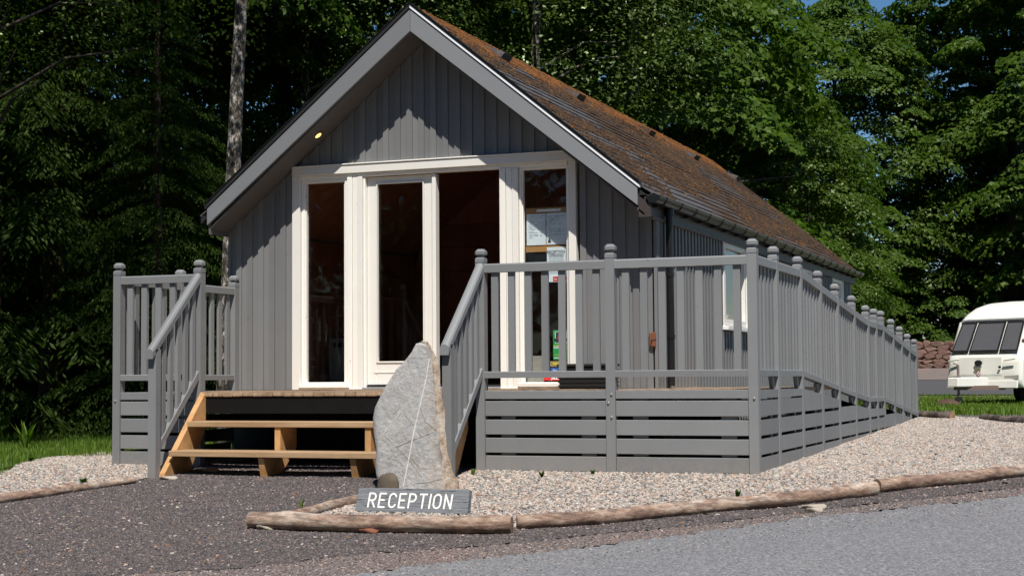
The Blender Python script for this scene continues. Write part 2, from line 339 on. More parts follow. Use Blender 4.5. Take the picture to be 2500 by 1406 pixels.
class MB:
    """collects boxes / prisms / tubes in world coordinates"""
    def __init__(s): s.v = []; s.f = []
    def box(s, x0, x1, y0, y1, z0, z1):
        if x0 > x1: x0, x1 = x1, x0
        if y0 > y1: y0, y1 = y1, y0
        if z0 > z1: z0, z1 = z1, z0
        b = len(s.v)
        s.v += [(x0, y0, z0), (x1, y0, z0), (x1, y1, z0), (x0, y1, z0), (x0, y0, z1), (x1, y0, z1), (x1, y1, z1), (x0, y1, z1)]
        s.f += [[b+i for i in q] for q in ((0, 3, 2, 1), (4, 5, 6, 7), (0, 1, 5, 4), (1, 2, 6, 5), (2, 3, 7, 6), (3, 0, 4, 7))]
        return s
    def hexa(s, bot, top):
        b = len(s.v); n = len(bot); s.v += [tuple(p) for p in bot]+[tuple(p) for p in top]
        s.f += [[b+i for i in range(n)][::-1], [b+n+i for i in range(n)]]
        for i in range(n): j = (i+1) % n; s.f.append([b+i, b+j, b+n+j, b+n+i])
        return s
    def beam(s, a, b, prof, upv=(0, 0, 1)):
        """prism from a to b; prof = list of (side, up) offsets"""
        a = Vector(a); b = Vector(b); d = (b-a).normalized(); sd = d.cross(Vector(upv)).normalized(); u = sd.cross(d)
        return s.hexa([a+sd*p[0]+u*p[1] for p in prof], [b+sd*p[0]+u*p[1] for p in prof])
    def vbeam(s, a, b, prof, side):
        """prism with vertical end cuts: prof offsets are along `side` and world z"""
        a = Vector(a); b = Vector(b); sd = Vector(side)
        return s.hexa([a+sd*p[0]+Vector((0, 0, p[1])) for p in prof], [b+sd*p[0]+Vector((0, 0, p[1])) for p in prof])
    def lathe(s, c, prof, n=8, rot=0, axis='Z'):
        b = len(s.v)
        for r, h in prof:
            for k in range(n):
                a = rot+2*math.pi*k/n; x, y = r*math.cos(a), r*math.sin(a)
                p = {'Z': (x, y, h), 'X': (h, x, y), 'Y': (x, h, y)}[axis]
                s.v.append((c[0]+p[0], c[1]+p[1], c[2]+p[2]))
        for i in range(len(prof)-1):
            for k in range(n):
                j = (k+1) % n; s.f.append([b+i*n+k, b+i*n+j, b+(i+1)*n+j, b+(i+1)*n+k])
        s.f.append([b+k for k in range(n)][::-1]); s.f.append([b+(len(prof)-1)*n+k for k in range(n)])
        return s
    def tube(s, pts, rad, n=8):
        pts = [Vector(p) for p in pts]; b = len(s.v)
        if not hasattr(rad, '__len__'): rad = [rad]*len(pts)
        for i, p in enumerate(pts):
            d = (pts[min(i+1, len(pts)-1)]-pts[max(i-1, 0)]).normalized()
            a = d.cross(Vector((0, 0, 1)) if abs(d.z) < .9 else Vector((1, 0, 0))).normalized(); c = d.cross(a)
            for k in range(n):
                t = 2*math.pi*k/n; s.v.append(tuple(p+(a*math.cos(t)+c*math.sin(t))*rad[i]))
        for i in range(len(pts)-1):
            for k in range(n):
                j = (k+1) % n; s.f.append([b+i*n+k, b+i*n+j, b+(i+1)*n+j, b+(i+1)*n+k])
        s.f.append([b+k for k in range(n)][::-1]); s.f.append([b+(len(pts)-1)*n+k for k in range(n)])
        return s
    def build(s, name, mat, parent=None, smooth=False, bevel=0, label=None, kind=None):
        V = [Vector(v) for v in s.v]
        org = ORG[parent.name] if parent is not None else Vector((0, 0, 0))
        if parent is None:
            xs = [v.x for v in V]; ys = [v.y for v in V]; zs = [v.z for v in V]
            org = Vector(((min(xs)+max(xs))/2, (min(ys)+max(ys))/2, min(zs)))
        me = mesh([v-org for v in V], s.f, mat, smooth)
        import bmesh
        bm = bmesh.new(); bm.from_mesh(me); bmesh.ops.recalc_face_normals(bm, faces=bm.faces)
        if bevel: bmesh.ops.bevel(bm, geom=bm.edges[:], offset=bevel, segments=1, profile=.5, affect='EDGES', clamp_overlap=True)
        bm.to_mesh(me); bm.free()
        if smooth: me.polygons.foreach_set('use_smooth', [True]*len(me.polygons))
        o = obj(name, me, parent, org)
        if label: o['label'] = label
        if kind: o['kind'] = kind
        return o
def bx(name, mat, parent, x0, x1, y0, y1, z0, z1, bevel=0, label=None):
    return MB().box(x0, x1, y0, y1, z0, z1).build(name, mat, parent, bevel=bevel, label=label)

# ------------------------------------------------------------------ ground sheets
def nz(x, y, s, a): return a*mnoise.noise(Vector((x*s, y*s, 3.1)))
def inpoly(X, Y, poly):
    ins = np.zeros(X.shape, bool); n = len(poly); j = n-1
    for i in range(n):
        xi, yi = poly[i]; xj, yj = poly[j]
        c = ((yi > Y) != (yj > Y)) & (X < (xj-xi)*(Y-yi)/(yj-yi+1e-12)+xi)
        ins ^= c; j = i
    return ins
def sheet(name, poly, cell, lift, mat, kind='structure', relief=0.0):
    P = np.array([(p[0], p[1]) for p in poly]); x0, y0 = P.min(0)-cell; x1, y1 = P.max(0)+cell
    nx = int((x1-x0)/cell)+1; ny = int((y1-y0)/cell)+1
    xs = x0+np.arange(nx+1)*cell; ys = y0+np.arange(ny+1)*cell
    CX, CY = np.meshgrid((xs[:-1]+xs[1:])/2, (ys[:-1]+ys[1:])/2)
    m = inpoly(CX, CY, [tuple(p) for p in P])
    idx = -np.ones((ny+1, nx+1), int); V = []; F = []
    for j, i in zip(*np.nonzero(m)):
        q = []
        for dj, di in ((0, 0), (0, 1), (1, 1), (1, 0)):
            a, b = j+dj, i+di
            if idx[a, b] < 0:
                idx[a, b] = len(V); x, y = xs[b], ys[a]
                V.append((x, y, gh(x, y)+lift+(nz(x, y, 1.7, relief)+nz(x, y, 6, relief*.5) if relief else 0)))
            q.append(idx[a, b])
        F.append(q)
    o = obj(name, np_mesh(np.array(V), np.array(F), mat)); o['kind'] = kind
    return o
# one big sheet to the horizon
gx = np.concatenate([np.linspace(-420, -40, 14)[:-1], np.arange(-40, 42, 1.0), np.linspace(42, 420, 14)[1:]])
gy = np.concatenate([np.linspace(-300, -30, 10)[:-1], np.arange(-30, 66, 1.0), np.linspace(66, 500, 14)[1:]])
V = [(x, y, gh(x, y)-.012) for y in gy for x in gx]; nxg = len(gx)
F = [[j*nxg+i, j*nxg+i+1, (j+1)*nxg+i+1, (j+1)*nxg+i] for j in range(len(gy)-1) for i in range(nxg-1)]
g = obj('ground', np_mesh(np.array(V), np.array(F), M['soil'])); g['kind'] = 'structure'

def G(u, v): p = og(u, v); return (p.x, p.y)
log_line = [(740, 1275), (930, 1290), (1245, 1294), (1460, 1272), (1750, 1244), (1960, 1226), (2130, 1203), (2330, 1180), (2500, 1160)]
LL = [G(u, v) for u, v in log_line]
right_end = (LL[-1][0]+5, LL[-1][1]+4.4)
road_edge = [G(850, 1404), G(1020, 1382), G(1300, 1352), G(1636, 1311), G(1972, 1263), G(2308, 1230), G(2500, 1210)]
re_end = (road_edge[-1][0]+5, road_edge[-1][1]+3.6)
re_sta = (road_edge[0][0]-3.6, road_edge[0][1]-2.6)
road_poly = [re_sta]+road_edge+[re_end, (12, -14), (-4, -14)]
sheet('road', road_poly, .07, .004, M['asphalt'])
road_near = sheet('road_edge', [(road_edge[0][0]-1.5, road_edge[0][1]-1.6)]+road_edge+[(road_edge[-1][0], road_edge[-1][1]-.5)]+[(p[0]+.25, p[1]-.45) for p in road_edge[::-1]], .07, .006, M['asphalt'])
ver_edge = [G(250, 1404), G(600, 1385), G(900, 1352), G(1300, 1322), G(1640, 1288), G(2000, 1243), G(2500, 1188)]
dirt_poly = [(ver_edge[0][0]-2.5, ver_edge[0][1]-1.6)]+ver_edge+[(ver_edge[-1][0]+5, ver_edge[-1][1]+4)]+[re_end]+road_edge[::-1]+[re_sta]
dirt = sheet('verge', dirt_poly, .05, 0, M['dirt'], relief=.010)
llog = [G(-120, 1232), G(0, 1222), (G(110, 1204)), G(230, 1186), G(330, 1170)]
dark_poly = [(ver_edge[0][0]-2.5, ver_edge[0][1]-1.6)]+ver_edge+[(ver_edge[-1][0]+5, ver_edge[-1][1]+4), right_end]+LL[::-1]+[G(872, 1222), G(905, 1195), (-2.3, -.62), (-2.3, .9), (-4.7, .9), (-4.75, -.6)]+llog[::-1]+[(llog[0][0]-1.5, llog[0][1]-4)]
dark_bed = sheet('gravel_yard', dark_poly, .06, .001, M['darkbed'], relief=.010)
path_far = [G(2243, 1010), G(2330, 1017), G(2500, 1032)]
pink_poly = [G(872, 1222), G(905, 1195), (-2.3, -.62), (-2.3, .35), (-.2, .35), (-.2, 9.6)]+[path_far[0], path_far[1], path_far[2], (path_far[2][0]+5, path_far[2][1]+1), right_end]+LL[::-1]
pink_bed = sheet('gravel_path', pink_poly, .06, .003, M['pinkbed'], relief=.010)
gl = [G(-150, 1175), G(0, 1160), G(120, 1117), G(270, 1104)]
pink2_poly = llog+[(-4.78, -.55), (-4.78, .3), (gl[3][0]+2.2, gl[3][1]+.3)]+gl[::-1]
pink_bed2 = sheet('gravel_border', pink2_poly, .06, .003, M['pinkbed'], relief=.010)
far_path_poly = [path_far[0], path_far[1], path_far[2], (path_far[2][0]+5, path_far[2][1]+1)]+[(p[0]+(3.0 if k == 0 else -.2), p[1]+1.6) for k, p in enumerate([path_far[2], path_far[0]])]
far_path = sheet('path', far_path_poly, .08, .004, M['darkbed'])
# back lane running behind the caravan
lane = [(-9.0, 36.5), (16, 36.5), (16, 39.8), (-9.0, 39.8)]
sheet('lane', lane, .5, .02, ground_mat('shaded_lane_asphalt', [(.35, (.045, .046, .05)), (.6, (.075, .076, .082))], 30))  # shade over the lane is put into its darker asphalt colour
sheet('lane_verge', [(-9, 39.8), (16, 39.8), (16, 43), (-9, 43)], .5, .03, M['dirt'])

# chips scattered as real stones (uncountable: stuff)
def scatter(name, host, density, size, mat, seed, flat=.6, label=None):
    ng = bpy.data.node_groups.new(name, 'GeometryNodeTree')
    ng.interface.new_socket(name='Geometry', in_out='INPUT', socket_type='NodeSocketGeometry')
    ng.interface.new_socket(name='Geometry', in_out='OUTPUT', socket_type='NodeSocketGeometry')
    L = ng.links.new; nn = ng.nodes.new
    gi = nn('NodeGroupInput'); go = nn('NodeGroupOutput')
    dp = nn('GeometryNodeDistributePointsOnFaces'); dp.inputs['Density'].default_value = density; dp.inputs['Seed'].default_value = seed
    ico = nn('GeometryNodeMeshIcoSphere'); ico.inputs['Radius'].default_value = .5; ico.inputs['Subdivisions'].default_value = 1
    sm = nn('GeometryNodeSetMaterial'); sm.inputs['Material'].default_value = mat
    sp = nn('GeometryNodeSetPosition'); wn_ = nn('FunctionNodeRandomValue'); wn_.data_type = 'FLOAT_VECTOR'
    wn_.inputs[0].default_value = (-.16,)*3; wn_.inputs[1].default_value = (.16,)*3
    L(ico.outputs[0], sp.inputs[0]); L(wn_.outputs[0], sp.inputs['Offset']); L(sp.outputs[0], sm.inputs[0])
    io = nn('GeometryNodeInstanceOnPoints')
    rr = nn('FunctionNodeRandomValue'); rr.data_type = 'FLOAT_VECTOR'; rr.inputs[0].default_value = (-.5, -.5, 0); rr.inputs[1].default_value = (.5, .5, 6.28); rr.inputs['Seed'].default_value = seed+1
    rs = nn('FunctionNodeRandomValue'); rs.data_type = 'FLOAT_VECTOR'; rs.inputs[0].default_value = (size*.55, size*.4, size*.3*flat/.6); rs.inputs[1].default_value = (size*1.5, size*1.1, size*.8*flat/.6); rs.inputs['Seed'].default_value = seed+2
    L(gi.outputs[0], dp.inputs[0]); L(dp.outputs[0], io.inputs['Points']); L(sm.outputs[0], io.inputs['Instance'])
    L(rr.outputs[0], io.inputs['Rotation']); L(rs.outputs[0], io.inputs['Scale']); L(io.outputs[0], go.inputs[0])
    me = host.data.copy(); o = bpy.data.objects.new(name, me); link(o, None, (0, 0, 0)); o['kind'] = 'stuff'
    md = o.modifiers.new('scatter', 'NODES'); md.node_group = ng
    if label: o['label'] = label
    return o
scatter('gravel_chips', pink_bed, 2500, .029, M['pinkchip'], 3, .6, 'pale pink granite chippings beside the ramp')
scatter('gravel_chips', pink_bed2, 2500, .029, M['pinkchip'], 5, .6, 'pale pink granite chippings between lawn and log edging')
scatter('dark_chippings', dark_bed, 4600, .016, M['darkchip'], 9, .6, 'dark grey chippings in front of the steps')
scatter('loose_stones', dark_bed, 38, .026, M['palechip'], 13, .7, 'pale stones scattered over the dark chippings')
scatter('verge_grit', dirt, 1200, .013, M['palechip'], 17, .6, 'pinkish grit along the road edge')
scatter('road_grit', road_near, 260, .012, M['palechip'], 23, .6, 'pale grit lying on the asphalt')
bpy.data.objects.remove(road_near)
scatter('pale_chips', dark_bed, 260, .013, M['palechip'], 37, .6, 'small pale chips mixed into the dark chippings')
scatter('larger_stones', pink_bed, 14, .045, M['palechip'], 31, .7, 'larger stones among the pale gravel')
scatter('fallen_leaves', dark_bed, 7, .045, plain('dry_leaf', (.16, .085, .04), .9, 0, .4), 33, .12, 'dry leaves lying on the dark chippings')
scatter('verge_chippings', dirt, 1500, .015, M['darkchip'], 29, .6, 'dark chippings strewn over the road verge')
scatter('path_chippings', far_path, 1500, .02, M['darkchip'], 19, .6, 'dark chippings on the far path')

# ------------------------------------------------------------------ cabin
XA, YV, YW = -3.505, 1.591, 1.981       # ridge line, front verge, front wall
XR, XLW = -1.335, -5.60                 # side walls
YE = 13.05                              # rear verge
SL = .812                               # roof slope
ZA = 3.475                              # apex of the bargeboards
FH = .205                               # bargeboard depth (vertical)
def zsof(x): return ZA-FH-SL*abs(x-XA)
house = thing('cabin', 'grey timber-clad reception cabin with steep mossy roof and cream glazed front', 'cabin', (XA, YW, -.6))
# --- shell / backing so that no light leaks
mb = MB()
hx0, hx1, hz = -4.83, -2.13, 2.05       # glazed opening
def gable_poly(y, pts): return [(x, y, z) for x, z in pts]
def prism_y(mb, pts, y0, y1): mb.hexa([(x, y0, z) for x, z in pts], [(x, y1, z) for x, z in pts])
y0, y1 = YW+.045, YW+.10
prism_y(mb, [(XLW+.02, -.05), (hx0, -.05), (hx0, zsof(hx0)+.0), (XLW+.02, zsof(XLW+.02))], y0, y1)
prism_y(mb, [(hx1, -.05), (XR-.02, -.05), (XR-.02, zsof(XR-.02)), (hx1, zsof(hx1))], y0, y1)
prism_y(mb, [(hx0, hz), (hx1, hz), (hx1, zsof(hx1)), (XA, zsof(XA)), (hx0, zsof(hx0))], y0, y1)
mb.build('wall', M['clad'], house)
# cladding boards, front
def front_board(x0, x1, zb, proud):
    ya = YW-(.018 if proud else 0)
    mbb = MB(); yb = YW+.044-(.022 if proud else 0) if proud else YW+.044
    yb = YW-.0005 if proud else YW+.044
    def col(a, b):
        mbb.hexa([(a, ya, zb), (b, ya, zb), (b, yb, zb), (a, yb, zb)], [(a, ya, zsof(a)-.002), (b, ya, zsof(b)-.002), (b, yb, zsof(b)-.002), (a, yb, zsof(a)-.002)])
    if x0 < XA < x1: col(x0, XA); col(XA, x1)
    else: col(x0, x1)
    return mbb.build('wall_board', M['clad'], house)
pitch = .1215
k = 0; x = XLW
while x < XR-.03:
    for proud in (0, 1):
        a = x+(0 if not proud else pitch*.5); b = a+pitch*.5-(.0035 if proud else .0)
        b = min(b, XR)
        a0, b0 = a, b
        if not proud: a0, b0 = a-.004, b+.004
        if b < -4.925 or a > -2.045: zb = .012
        else: zb = 2.135
        if zb < 1:
            if b0 > -4.925 and a < -4.925: b0 = -4.926
            if a0 < -2.045 and b > -2.045: a0 = -2.044
        front_board(max(a0, XLW), min(b0, XR), zb, proud)
    x += pitch
# corner boards
bx('corner_trim', M['clad'], house, XR-.0, XR+.028, YW-.02, YW+.10, .012, 1.52)
bx('corner_trim', M['clad'], house, XLW-.028, XLW, YW-.02, YW+.10, .012, 1.56)
# side cladding: narrow in the view, so joined
def side_wall(xw, s):
    wins = [(4.50, 5.50, .64, 1.50), (8.62, 9.35, 1.02, 1.50), (11.05, 11.85, 1.02, 1.50)] if s > 0 else []
    mbs = MB(); mbb = MB(); ys = YW+.10; n = int((12.75-ys)/pitch)
    for i in range(n):
        y = ys+i*pitch
        for q in (0, 1):
            ya = y+q*pitch*.5; yb = ya+pitch*.5-(.004 if q else 0)
            segs = [(-.35 if y > 3 else .012, 1.56)]
            for w in wins:
                if yb > w[0]-.05 and ya < w[1]+.05: segs = [(segs[0][0], w[2]-.07), (w[3]+.04, 1.56)]
            for z0, z1 in segs:
                if z1 > z0: mbs.box(xw-.02*s, xw+(.018 if q else 0)*s, ya, yb, z0, z1)
    mbs.build('side_cladding', M['clad'], house, kind='stuff')
    segs = [ys]+[v for w in wins for v in (w[0], w[1])]+[12.75]
    for i in range(0, len(segs), 2): mbb.box(xw-.08*s, xw-.021*s, segs[i], segs[i+1], -.6, 1.6)
    for w in wins: mbb.box(xw-.08*s, xw-.021*s, w[0], w[1], -.6, w[2]); mbb.box(xw-.08*s, xw-.021*s, w[0], w[1], w[3], 1.6)
    mbb.build('wall', M['clad'], house)
    for w in wins:
        wf = MB(); t = .06; z0, z1 = w[2], w[3]
        wf.box(xw-.03, xw+.025, w[0], w[0]+t, z0, z1).box(xw-.03, xw+.025, w[1]-t, w[1], z0, z1).box(xw-.03, xw+.025, w[0]+t, w[1]-t, z1-t, z1).box(xw-.03, xw+.025, w[0]+t, w[1]-t, z0, z0+t)
        f = wf.build('window', M['white'], house, bevel=.004)
        for ca_, cb_ in ((w[0]-.05, w[0]), (w[1], w[1]+.05)): MB().box(xw+.018, xw+.034, ca_, cb_, z0-.05, z1+.05).build('casing', M['white'], f)
        MB().box(xw, xw+.075, w[0]-.06, w[1]+.06, z0-.055, z0-.012).build('sill', M['white'], f, bevel=.005)
        MB().box(xw-.02, xw-.014, w[0]+t, w[1]-t, z0+t, z1-t).build('pane', M['glass'], f)
side_wall(XR, 1); side_wall(XLW, -1)
mb = MB(); prism_y(mb, [(XLW, -.6), (XR, -.6), (XR, zsof(XR)), (XA, zsof(XA)), (XLW, zsof(XLW))], 12.75, 12.85); mb.build('wall', M['clad'], house)
# --- soffits, bargeboards, roof deck
HW = 2.135; zt = ZA-SL*HW
for s in (-1, 1):
    xe = XA+s*HW
    # bargeboard (prism with vertical ends), thickness in y
    mb = MB(); mb.hexa([(XA+s*.0015, YV, ZA-FH), (xe, YV, zt-FH+.045), (xe, YV, zt), (XA+s*.0015, YV, ZA)], [(XA+s*.0015, YV+.03, ZA-FH), (xe, YV+.03, zt-FH+.045), (xe, YV+.03, zt), (XA+s*.0015, YV+.03, ZA)])
    mb.build('bargeboard', M['fascia'], house, bevel=.003)
    mb = MB(); mb.hexa([(XA+s*.0015, YE-.03, ZA-FH), (xe, YE-.03, zt-FH), (xe, YE-.03, zt), (XA+s*.0015, YE-.03, ZA)], [(XA+s*.0015, YE, ZA-FH), (xe, YE, zt-FH), (xe, YE, zt), (XA+s*.0015, YE, ZA)])
    mb.build('bargeboard', M['fascia'], house)
    xi = XR if s > 0 else XLW
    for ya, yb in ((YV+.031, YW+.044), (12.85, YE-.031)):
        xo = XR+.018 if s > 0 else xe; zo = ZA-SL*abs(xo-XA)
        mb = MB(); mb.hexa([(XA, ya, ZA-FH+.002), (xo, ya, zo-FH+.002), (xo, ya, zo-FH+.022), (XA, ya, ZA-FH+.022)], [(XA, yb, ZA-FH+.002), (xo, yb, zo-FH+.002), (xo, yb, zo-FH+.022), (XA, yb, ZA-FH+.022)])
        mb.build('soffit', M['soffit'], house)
    # roof deck slab under the tiles
    mb = MB(); mb.hexa([(XA, YV+.031, ZA-.07), (xe+s*.085, YV+.031, zt-.07-SL*.085), (xe+s*.085, YV+.031, zt-.015-SL*.085), (XA, YV+.031, ZA-.015)], [(XA, YE-.031, ZA-.07), (xe+s*.085, YE-.031, zt-.07-SL*.085), (xe+s*.085, YE-.031, zt-.015-SL*.085), (XA, YE-.031, ZA-.015)])
    mb.build('roof', M['dull_black'], house)
    # inner ceiling lining
    mb = MB(); mb.hexa([(XA, YW+.1, ZA-FH-.03), (xi, YW+.1, zsof(xi)-.03), (xi, YW+.1, zsof(xi)), (XA, YW+.1, ZA-FH)], [(XA, 6.2, ZA-FH-.03), (xi, 6.2, zsof(xi)-.03), (xi, 6.2, zsof(xi)), (XA, 6.2, ZA-FH)])
    mb.build('ceiling_lining', M['room'], house)
    # verge trims: drip strip, caught light painted pale on the right slope; black verge cap
    nrm = Vector((s*SL, 0, 1)).normalized()
    def strip(name, mat, ya, yb, h0, h1):
        a = Vector((XA, 0, ZA)); b = Vector((xe+s*.02, 0, zt-SL*.02)); v = Vector((0, 0, 1))
        m_ = MB(); m_.hexa([(a.x, ya, a.z+h0), (b.x, ya, b.z+h0), (b.x, ya, b.z+h1), (a.x, ya, a.z+h1)], [(a.x, yb, a.z+h0), (b.x, yb, b.z+h0), (b.x, yb, b.z+h1), (a.x, yb, a.z+h1)])
        m_.build(name, mat, house)
    strip('verge_shadow_gap', M['dull_black'], YV+.006, YV+.03, .0, .0095)
    strip('drip_strip', M['drip'] if s > 0 else M['dull_black'], YV-.010, YV+.03, .010, .029)
    strip('verge_cap', M['dull_black'], YV-.004, YV+.07, .030, .064)
    strip('verge_lip', M['black'], YV-.012, YV+.004, .058, .070)
# eave fascia + soffit box + gutter (right side seen)
M['eave'] = plain('eave_brown_board', (.05, .038, .034), .5)
bx('eave_box_end', M['eave'], house, XA+HW+.001, XR+.075, YV+.031, YV+.045, zt-FH-.055, zt-.07)
bx('eave_fascia', M['eave'], house, XR+.0185, XR+.035, YV+.03, YE-.03, 1.50, 1.655)
bx('eave_guard', M['dull_black'], house, XR+.035, XR+.12, YV+.07, YE-.05, 1.664, 1.672)
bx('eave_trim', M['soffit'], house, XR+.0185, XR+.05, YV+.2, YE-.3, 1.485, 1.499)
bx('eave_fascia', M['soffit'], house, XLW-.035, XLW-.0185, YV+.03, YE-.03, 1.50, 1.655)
gut = MB(); gx_, gz_, gr = XR+.104, 1.662, .066
NP = 9; prof_o = [(gx_+gr*math.cos(math.pi+math.pi*i/(NP-1)), gz_+gr*math.sin(math.pi+math.pi*i/(NP-1))) for i in range(NP)]
prof_i = [(gx_+(gr-.006)*math.cos(math.pi+math.pi*i/(NP-1)), gz_+(gr-.006)*math.sin(math.pi+math.pi*i/(NP-1))) for i in range(NP)]
ya, yb = YV+.02, YE-.02
b0 = len(gut.v)
for (px_, pz_) in prof_o+prof_i[::-1]: gut.v.append((px_, ya, pz_))
for (px_, pz_) in prof_o+prof_i[::-1]: gut.v.append((px_, yb, pz_))
n2 = 2*NP
for i in range(n2): j = (i+1) % n2; gut.f.append([i, j, n2+j, n2+i])
gut.f.append(list(range(n2))); gut.f.append([n2+i for i in range(n2)])
M['gutter'] = plain('dark_brown_gutter', (.010, .008, .008), .36)
go_ = gut.build('gutter', M['gutter'], house, smooth=False)
cap = MB(); cap.hexa([(px_, ya-.008, pz_) for px_, pz_ in prof_o], [(px_, ya, pz_) for px_, pz_ in prof_o]); cap.build('end_cap', M['black'], go_)
y = YV+.22
while y < YE-.1:
    br = MB(); w = .022
    ro = [(gx_+(gr+.007)*math.cos(math.pi+math.pi*i/(NP-1)), gz_+(gr+.007)*math.sin(math.pi+math.pi*i/(NP-1))) for i in range(NP)]
    ri = [(gx_+(gr+.0005)*math.cos(math.pi+math.pi*i/(NP-1)), gz_+(gr+.0005)*math.sin(math.pi+math.pi*i/(NP-1))) for i in range(NP)]
    P_ = ro+ri[::-1]; br.hexa([(a, y, b) for a, b in P_], [(a, y+w, b) for a, b in P_])
    br.box(XR+.036, gx_-.02, y, y+w, 1.58, gz_-gr*.8)
    br.build('gutter_bracket', M['dull_black'], go_)
    y += .52
# downpipe
dp_ = MB(); dx, dy = XR+.075, YW+.24
dp_.lathe((dx, dy, 0), [(.045, 1.54), (.045, 1.61)], 12); dp_.lathe((dx, dy, 0), [(.034, .03), (.034, 1.55)], 12)
for zc in (.45, 1.0): dp_.lathe((dx, dy, 0), [(.04, zc), (.04, zc+.035)], 12).box(XR+.018, dx, dy-.03, dy+.03, zc+.006, zc+.03)
dp_.build('downpipe', M['black'], house)
# --- roof tiles (right slope seen)
M['tile'] = tile_mat()
def roof_tiles(s, nparts):
    d = Vector((s, 0, -SL)).normalized(); nrm = Vector((s*SL, 0, 1)).normalized()
    Ls = math.hypot(HW+.11, SL*(HW+.11)); ex = .137; rows = int(Ls/ex)+1
    top = Vector((XA, 0, ZA+.022)); tw = .295
    cand = []
    ncol = int((YE-YV-.07)/tw)+2
    for r in range(rows):
        off = (r % 2)*tw*.5
        for c in range(ncol):
            ya = YV+.072+c*tw-off; yb = ya+tw-.006
            ya = max(ya, YV+.072); yb = min(yb, YE-.04)
            if yb-ya < .03: continue
            cand.append((c, r, ya, yb))
    cand.sort()
    rest = MB(); cnt = 0; o_ = ORG[house.name]
    for c, r, ya, yb in cand:
        t0 = r*ex; t1 = min(t0+ex+.03, Ls)
        j = random.uniform(-.002, .003)
        A = top+d*t0+nrm*(-.004); B = top+d*t1+nrm*(.008+j)
        bot = [A+Vector((0, ya, 0)), B+Vector((0, ya, 0)), B+Vector((0, yb, 0)), A+Vector((0, yb, 0))]
        tp = [p+nrm*.010 for p in bot]
        if cnt < nparts: MB().hexa(bot, tp).build('roof_tile', M['tile'], house); cnt += 1
        else: rest.hexa(bot, tp)
    rest.build('roof_tiles', M['tile'], house, kind='stuff')
roof_tiles(1, 290); roof_tiles(-1, 0)
rc = MB(); rc.hexa([(XA-.12, YV+.0, ZA-.06), (XA, YV+.0, ZA+.045), (XA+.12, YV+.0, ZA-.06), (XA, YV+.0, ZA+.02)], [(XA-.12, YE, ZA-.06), (XA, YE, ZA+.045), (XA+.12, YE, ZA-.06), (XA, YE, ZA+.02)])
rc.build('ridge_cap', M['tile'], house)
# moss clumps on the tiles
d = Vector((1, 0, -SL)).normalized(); nrm = Vector((SL, 0, 1)).normalized()
Ls = math.hypot(HW, SL*HW)
ico = [(0, 0, 1), (.894, 0, .447), (.276, .851, .447), (-.724, .526, .447), (-.724, -.526, .447), (.276, -.851, .447), (.95, .3, -.3), (-.2, .95, -.3), (-1, 0, -.3), (-.2, -.95, -.3), (.8, -.6, -.3)]
icf = [(0, 1, 2), (0, 2, 3), (0, 3, 4), (0, 4, 5), (0, 5, 1), (1, 6, 2), (2, 7, 3), (3, 8, 4), (4, 9, 5), (5, 10, 1), (6, 7, 2), (7, 8, 3), (8, 9, 4), (9, 10, 5), (10, 6, 1)]
ico = np.array(ico); icf = np.array(icf)
VV = [[], []]; FF = [[], []]; nb = 0; tries = 0
while nb < 52000 and tries < 330000:
    tries += 1
    t = random.random()**1.15*Ls; yy = random.uniform(YV+.12, YE-.05)
    n_ = mnoise.fractal(Vector((t*1.9, yy*.5, 1.7)), 1, 2, 4)
    verge = sstep(yy+(.35-.25*t)*0, YV+.12, YV+.55+.55*abs(mnoise.noise(Vector((t*2, 0, 5)))))
    dens = max(0, .40+n_*1.5 - .10*t/Ls + (1.6*max(0, 1-t/.34)))*verge
    if yy > 6: dens *= .72
    if random.random() > dens: continue
    # moss gathers along the tile course lines
    tt = round(t/.137)*.137+.03+random.gauss(0, .028)
    p = Vector((XA, 0, ZA+.022))+d*tt+nrm*.016+Vector((0, yy, 0))
    sc = random.uniform(.007, .020); R = Matrix((d, Vector((0, 1, 0)), nrm)).transposed()
    q = ico*np.array([sc, sc*random.uniform(1, 1.7), sc*random.uniform(.35, .7)])*(1+RNG.uniform(-.22, .22, (11, 1)))
    kk = 0 if random.random() < sstep(t, .62, .18)*.93+.07 else 1
    VV[kk].append(q@np.array(R).T+np.array(p)-np.array(ORG[house.name])); FF[kk].append(icf+len(FF[kk])*11); nb += 1
for kk in (0, 1):
    mo = obj('moss', np_mesh(np.concatenate(VV[kk]), np.concatenate(FF[kk]), (M['moss'], M['moss2'])[kk]), house, ORG[house.name]); mo['kind'] = 'stuff'
# roof vents
for u, v in ((1222, 140), (1405, 238), (1580, 326), (1690, 385), (1792, 436)):
    r_ = ray(u, v); P0 = Vector((XA, 0, ZA+.04)); p = CAMP+r_*((P0-CAMP).dot(nrm)/r_.dot(nrm))
    m_ = MB(); w = .13; a = p-d*.16; b = p+d*.06; Y_ = Vector((0, w, 0))
    m_.hexa([a-Y_, b-Y_, b+Y_, a+Y_], [a-Y_+nrm*.012, b-Y_*.9+nrm*.075, b+Y_*.9+nrm*.075, a+Y_+nrm*.012])
    vt = m_.build('roof_vent', M['tile'], house, label='low dark vent tile standing out of the mossy slope')
    m2 = MB(); b2 = b+d*.001; m2.hexa([b2-Y_*.8+nrm*.02, b2+d*.004-Y_*.8+nrm*.02, b2+d*.004+Y_*.8+nrm*.02, b2+Y_*.8+nrm*.02], [b2-Y_*.8+nrm*.06, b2+d*.004-Y_*.8+nrm*.06, b2+d*.004+Y_*.8+nrm*.06, b2+Y_*.8+nrm*.06]); m2.build('vent_grille', M['dull_black'], vt)
